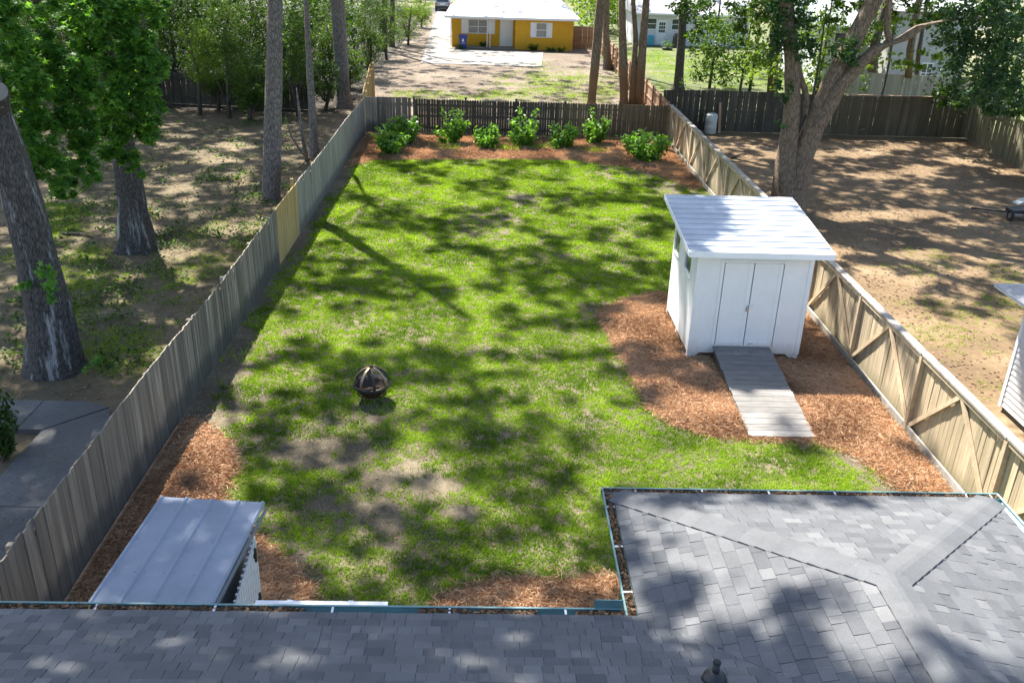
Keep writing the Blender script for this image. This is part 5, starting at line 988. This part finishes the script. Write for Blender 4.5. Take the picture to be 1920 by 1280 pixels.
# white-sided house at the right edge
rh = thing('white_house', 'corner of a white lap-sided house with pale shingle roof at the right edge', 'house', (13, 13, 0)); hx, hy = 10.72, 16.36
box('wall', (hx, 4, .12), (hx+6, hy, 2.55), 'siding', rh); lap(rh, 'siding_board', 'siding', 12.2, hy-.06, .14, 2.52, hx-.002, axis='x', step=.125, over=.022); box('corner_trim', (hx-.035, hy-.06, .1), (hx-.003, hy+.03, 2.55), 'white', rh); box('foundation', (hx+.03, 4.1, -.01), (hx+5.9, hy-.04, .12), 'conc_dark', rh)
MB().prism([(hx-.5, 3.5, 2.55), (hx-.5, hy+.5, 2.55), (hx+6.5, hy+.5, 2.55), (hx+6.5, 3.5, 2.55)][::-1], [(hx-.5, 3.5, 2.58), (hx-.5, hy+.5, 2.58), (hx+6.5, hy+.5, 2.58), (hx+6.5, 3.5, 2.58)][::-1]).build('soffit', 'white', rh)
MB().add([(hx-.52, 3.5, 2.6), (hx-.52, hy+.52, 2.6), (hx+6.5, hy+.52, 2.6), (hx+6.5, 3.5, 2.6), (hx+3, 7, 3.75), (hx+3, hy-3, 3.75)], [(1, 0, 4, 5), (2, 1, 5), (3, 2, 5, 4), (0, 3, 4), (0, 1, 2, 3)]).build('roof', 'paleroof', rh)
shs = MB(); rs2 = random.Random(2)
for P, z, u, v, o in (([(hx-.52, 9.), (hx-.52, hy+.52), (hx+3, hy-3), (hx+3, 9.)], lambda x, y: 2.6+(x-hx+.52)*1.15/3.52, (0, 1), (1, 0), (hx-.52, 9.)), ([(hx-.52, hy+.52), (hx+6.5, hy+.52), (hx+3, hy-3)], lambda x, y: 2.6+(hy+.52-y)*1.15/3.52, (1, 0), (0, -1), (hx-.52, hy+.52))):
    for row in range(25):
        t = rs2.uniform(-.3, 0)
        while t < 8:
            wd = .3; qq = clip([(o[0]+u[0]*a+v[0]*b_, o[1]+u[1]*a+v[1]*b_) for a, b_ in ((t+.003, row*.14), (t+wd-.003, row*.14), (t+wd-.003, row*.14+.137), (t+.003, row*.14+.137))], P); t += wd
            if len(qq) >= 3: shs.prism([(*p, z(*p)-.002) for p in qq], [(*p, z(*p)+.012) for p in qq])
o = shs.build('roof_shingles', 'paleroof', rh); o['kind'] = 'stuff'
# odds and ends in the right-hand yard
bp = (10.85, 44.75); dm = thing('plastic_drum', 'dirty white plastic drum standing against the black fence', 'drum', (bp[0], bp[1], 0)); MB().tube([(bp[0], bp[1], z) for z in (0, .04, .3, .33, .36, .62, .65, .68, .9, .96)], [.25, .29, .29, .3, .29, .29, .3, .29, .29, .25], 20).build('body', 'drum', dm, True); MB().tube([(bp[0], bp[1], .955), (bp[0], bp[1], .975)], .23, 20).build('lid', 'drum', dm)
tag(MB().beam((11.35, 44.85, 0), (11.3, 45.2, 1.45), .12, .03, up=(0, 1, 0)).build('leaning_plank', 'fence_red'), 'reddish plank leaning on the black fence right of the drum', 'plank')
p0, p1 = G(1578, 234), G(1604, 251); tag(MB().beam((p0[0], 45.1, .35), (p1[0], p1[1], .03), .14, .03).build('loose_plank', 'fence_tan'), 'tan plank propped on the ground by the black fence', 'plank')
p0 = G(1630, 246); tag(MB().beam((p0[0]-.5, p0[1], .03), (p0[0]+.4, p0[1]+.15, .05), .3, .03).build('loose_board', 'drum'), 'pale flat board lying by the black fence right of the tan plank', 'board')
cb = G(1897, 412); ct = thing('hand_cart', 'black two-wheeled hand cart lying at the right edge of the sandy yard', 'cart', (cb[0], cb[1], 0))
MB().tube([(cb[0]-1.0, cb[1]+1.0, .12), (cb[0]-.35, cb[1]+.45, .2), (cb[0], cb[1]+.1, .24)], .035, 8).build('handle', 'black', ct, True); MB().tube([(cb[0]-.15, cb[1]-.1, .2), (cb[0]+.55, cb[1]-.05, .2)], .025, 8).build('axle', 'steel', ct, True); MB().beam((cb[0]-.05, cb[1]+.2, .28), (cb[0]+.9, cb[1]+.25, .32), .5, .12).build('bed', 'black', ct); MB().beam((cb[0]+.25, cb[1]+.5, .45), (cb[0]+1., cb[1]+.6, .75), .3, .05).build('back_plate', 'drum', ct)
for s in (-.15, .5): m = MB(); m.tube([(cb[0]+s, cb[1]-.1+.17*math.cos(a), .19+.17*math.sin(a)) for a in np.linspace(0, 6.2832, 18)], .045, 8, False); wq = m.build('wheel', 'rubber', ct, True); MB().tube([(cb[0]+s-.03, cb[1]-.1, .19), (cb[0]+s+.03, cb[1]-.1, .19)], .1, 14).build('hub', 'steel', wq)
# fallen branches and stones
for i, (a, c, r, lab) in enumerate((((118, 440), (175, 447), .05, 'fallen branch lying beside the leafy gum trunk at left'), ((1370, 298), (1405, 288), .05, 'dead branch on the ground behind the braced fence left of the big tree'))):
    p, q_ = G(*a), G(*c); tag(MB().tube([p+(0, 0, .04), (p+q_)/2+(.05, .1, .06), q_+(0, 0, .03)], [r, r*.8, r*.3], 8).build('fallen_branch', 'bark_dark', smooth=True), lab, 'branch')

# ------------------------------------------------------------------ crowns above the picture: they cast the dappled shade
LIT = [(1080, 640, 60, 16), (930, 560, 50, 10), (760, 545, 40, 8), (1000, 720, 50, 14), (1200, 840, 80, 24), (950, 690, 40, 9), (1120, 470, 40, 9), (980, 450, 34, 8), (620, 500, 30, 10), (560, 560, 30, 10), (640, 720, 24, 8), (900, 860, 40, 14), (1000, 960, 34, 20), (760, 920, 34, 12), (705, 335, 55, 22), (640, 405, 40, 25), (700, 465, 70, 16), (780, 490, 40, 14), (880, 325, 60, 12), (1010, 352, 60, 14), (1110, 335, 70, 12), (960, 395, 40, 10), (1060, 425, 50, 16), (1160, 400, 45, 14), (1190, 450, 40, 10),
       (830, 588, 85, 24), (700, 598, 45, 12), (505, 645, 38, 26), (470, 715, 50, 22), (560, 700, 26, 12), (650, 650, 30, 9), (900, 650, 50, 14), (1000, 655, 70, 18), (1070, 690, 55, 22), (1110, 730, 65, 24), (1060, 770, 50, 18), (1150, 795, 75, 30), (960, 790, 36, 14), (1030, 840, 40, 12),
       (1290, 855, 190, 42), (1560, 900, 150, 40), (1160, 885, 60, 24), (1085, 985, 42, 45), (1030, 1050, 55, 34), (900, 1060, 30, 14), (560, 795, 40, 14), (640, 800, 40, 14), (790, 850, 44, 20), (420, 880, 30, 26), (400, 825, 24, 14), (860, 880, 30, 12), (520, 900, 40, 14), (500, 960, 34, 14), (600, 985, 24, 12),
       (1420, 770, 60, 40), (1600, 800, 120, 60), (1700, 700, 100, 110), (1600, 560, 60, 60), (1640, 640, 90, 110), (1830, 830, 90, 90), (1230, 590, 40, 12), (1320, 770, 34, 20), (1450, 440, 95, 60), (1400, 400, 50, 30), (1500, 480, 70, 30), (1230, 270, 60, 36), (1110, 260, 60, 18), (930, 290, 60, 9), (790, 290, 30, 8), (1010, 290, 60, 8)]
LITR = [(1640, 545, 90, 40), (1760, 690, 130, 60), (1840, 620, 60, 30), (1880, 760, 90, 80), (1640, 560, 60, 30), (1780, 650, 120, 60), (1860, 740, 80, 60), (1700, 610, 60, 34), (1560, 470, 40, 14), (1600, 405, 70, 12), (1700, 400, 60, 10), (1480, 290, 60, 10), (1650, 330, 40, 9), (1720, 320, 50, 9), (1600, 290, 40, 7), (1800, 300, 50, 7), (1880, 330, 40, 10), (1790, 420, 40, 10), (1690, 275, 50, 6), (1860, 480, 60, 10), (1400, 300, 30, 12)]
LITL = [(380, 545, 30, 10), (270, 480, 24, 10), (420, 430, 40, 16), (330, 475, 36, 12), (240, 560, 24, 10), (130, 470, 22, 14), (100, 520, 26, 10), (400, 300, 34, 10), (450, 330, 26, 10), (340, 350, 30, 8), (280, 385, 26, 8), (440, 275, 30, 8), (190, 430, 26, 8), (330, 620, 16, 6), (480, 420, 26, 8), (80, 930, 26, 14), (130, 880, 16, 9), (30, 970, 20, 10), (350, 510, 26, 8)]
LITROOF = [(1560, 950, 460, 50), (1830, 1120, 270, 210), (1660, 1080, 190, 90), (1250, 960, 130, 24), (1760, 1250, 130, 60), (1450, 1000, 240, 22), (1560, 950, 300, 24), (1500, 1080, 110, 40), (1620, 1130, 110, 60), (1800, 1080, 140, 130), (1720, 1220, 130, 60), (1850, 1240, 100, 60), (1200, 960, 60, 14), (1250, 1010, 26, 14), (1400, 1120, 50, 26), (330, 1190, 36, 10), (450, 1222, 34, 14), (200, 1180, 40, 10), (120, 1260, 60, 14), (30, 1180, 40, 14), (560, 1260, 30, 12), (760, 1210, 44, 12), (1010, 1195, 40, 12), (880, 1250, 40, 14), (1290, 1190, 30, 14), (1440, 1190, 30, 14), (1130, 1250, 40, 14), (630, 1170, 26, 8)]
LITFAR = [(1040, 110, 60, 14), (1060, 140, 40, 9), (960, 112, 60, 6), (860, 108, 40, 7), (880, 150, 40, 5), (960, 160, 40, 4), (800, 150, 20, 5), (1000, 170, 50, 5), (830, 100, 14, 20), (1085, 150, 14, 12), (1290, 120, 110, 40), (960, 60, 120, 36)]
def canopy():
    rng = np.random.default_rng(2); pts = []
    def zone(n, x0, y0, x1, y1, z, lit, hlo, hhi, cover, gate, r=.5, leaves_n=40):
        X = rng.uniform(x0, x1, n); Y = rng.uniform(y0, y1, n); px, py = pxarr(X, Y, z); f = fbm(X, Y, .42, gate)
        keep = (f > cover) & (rng.uniform(0, 1, n) > ell(px, py, lit)*1.5)
        if z == 0:   # the same ray may first meet the house roof or the shed roof
            xs, ys = X+SUN[0]*2.8, Y+SUN[1]*2.8; keep &= ~(((xs > X0w-.1) & (xs < X1w+.2) & (ys < YW+.1)) | (ys < YM+.1))
            qx, qy = pxarr(xs, ys, 2.8); sh_ = (xs > rx0) & (xs < rx1) & (ys > ry0) & (ys < ry1); keep &= ~(sh_ & (qx-1290-(qy-372)*.55 > 55))
            # lit face of the braced fence
            xf = XR; tt = (X-xf)/-SUN[0]; 
        X, Y = X[keep], Y[keep]; h = rng.uniform(hlo, hhi, len(X)); rr = rng.uniform(.25, 1., len(X))*r
        for x, y, hh, q_ in zip(X, Y, h, rr):
            # walk up the sun's ray from the shaded spot to the crown
            pts.append((x+SUN[0]*(hh-z), y+SUN[1]*(hh-z), hh, q_, leaves_n))
    house = lambda x, y: ((x > X0w-.1) & (x < X1w+.2) & (y < YW+.1)) | (y < YM+.1)
    zone(2500, XL, 7.5, XR, 43, 0, LIT, 15, 24, .4, 71, .4)
    zone(330, -7, 4.4, 1.6, 7.0, 2.8, [(a, b, c*1.5, d*1.8) for a, b, c, d in LITROOF[5:]], 14, 18, .2, 78, .3)
    zone(60, rx0, ry0, rx0+1.5, ry1, 2.8, [(1450, 450, 110, 100)], 15, 20, 0, 71, .4)
    zone(40, -4.5, 7, -2.6, 10, 1.9, [(430, 990, 30, 20), (420, 1060, 40, 20)], 15, 20, .1, 71, .4)
    zone(260, -10, 8, -5.9, 16.5, 0, LITL, 13, 18, 0, 73, .5)
    zone(2100, XR+.3, 14, 24.5, 46, 0, LITR, 11, 17, .26, 72, .42)
    zone(1100, XR+.3, 27, 24.5, 46, 0, LITR, 11, 17, .2, 79, .4)
    zone(3600, -20, 8, XL, 47, 0, LITL, 12, 20, .1, 73, .5)
    zone(2600, -42, 46, -8.5, 80, 0, [(400, 150, 50, 30), (720, 110, 60, 30), (560, 180, 30, 20)], 12, 18, .12, 76, .9)
    zone(620, -7, 4.6, 7, 9.3, 2.9, LITROOF[:14]+[(a, b, c*1.4, d*1.6) for a, b, c, d in LITROOF[14:]], 14, 18, .3, 74, .36)
    zone(2300, -8, 43, 24, 92, 0, LITFAR, 11, 17, .34, 75, .5)
    for a in pts:
        p = np.array(a[:3]); best = min(CROWN, key=lambda c: (c[1][0]-p[0])**2+(c[1][1]-p[1])**2+.2*(c[1][2]-p[2])**2); best[3].append(a)
    for t, top, bm, L in CROWN:
        if not L: continue
        C = []; S_ = []
        for x, y, h, r, n in L:
            C.append(np.array([x, y, h])+rng.normal(size=(n, 3))*np.array([r, r, r*.6])*.62); S_.append(np.full(n, .26))
        C = np.concatenate(C); V, F, a = leaves(C-WL[t], np.concatenate(S_), rng, 'oval', .8); link('crown', mesh_np('crown', V, F, a), 'leaf_dark', t)
        # limbs out to the crown
        idx = [i for i in rng.permutation(len(L)) if (L[i][0]-top[0])**2+(L[i][1]-top[1])**2 < 20][:7]
        for i in idx:
            e = np.array(L[i][:3]); s0 = np.array([top[0], top[1], min(top[2], max(9.5, e[2]-3))]); lb = MB().tube([s0, (s0*.5+e*.5)+np.array([0, 0, .6]), e], [.06, .04, .015], 6); lb.build('bough', bm, t, True)
canopy()
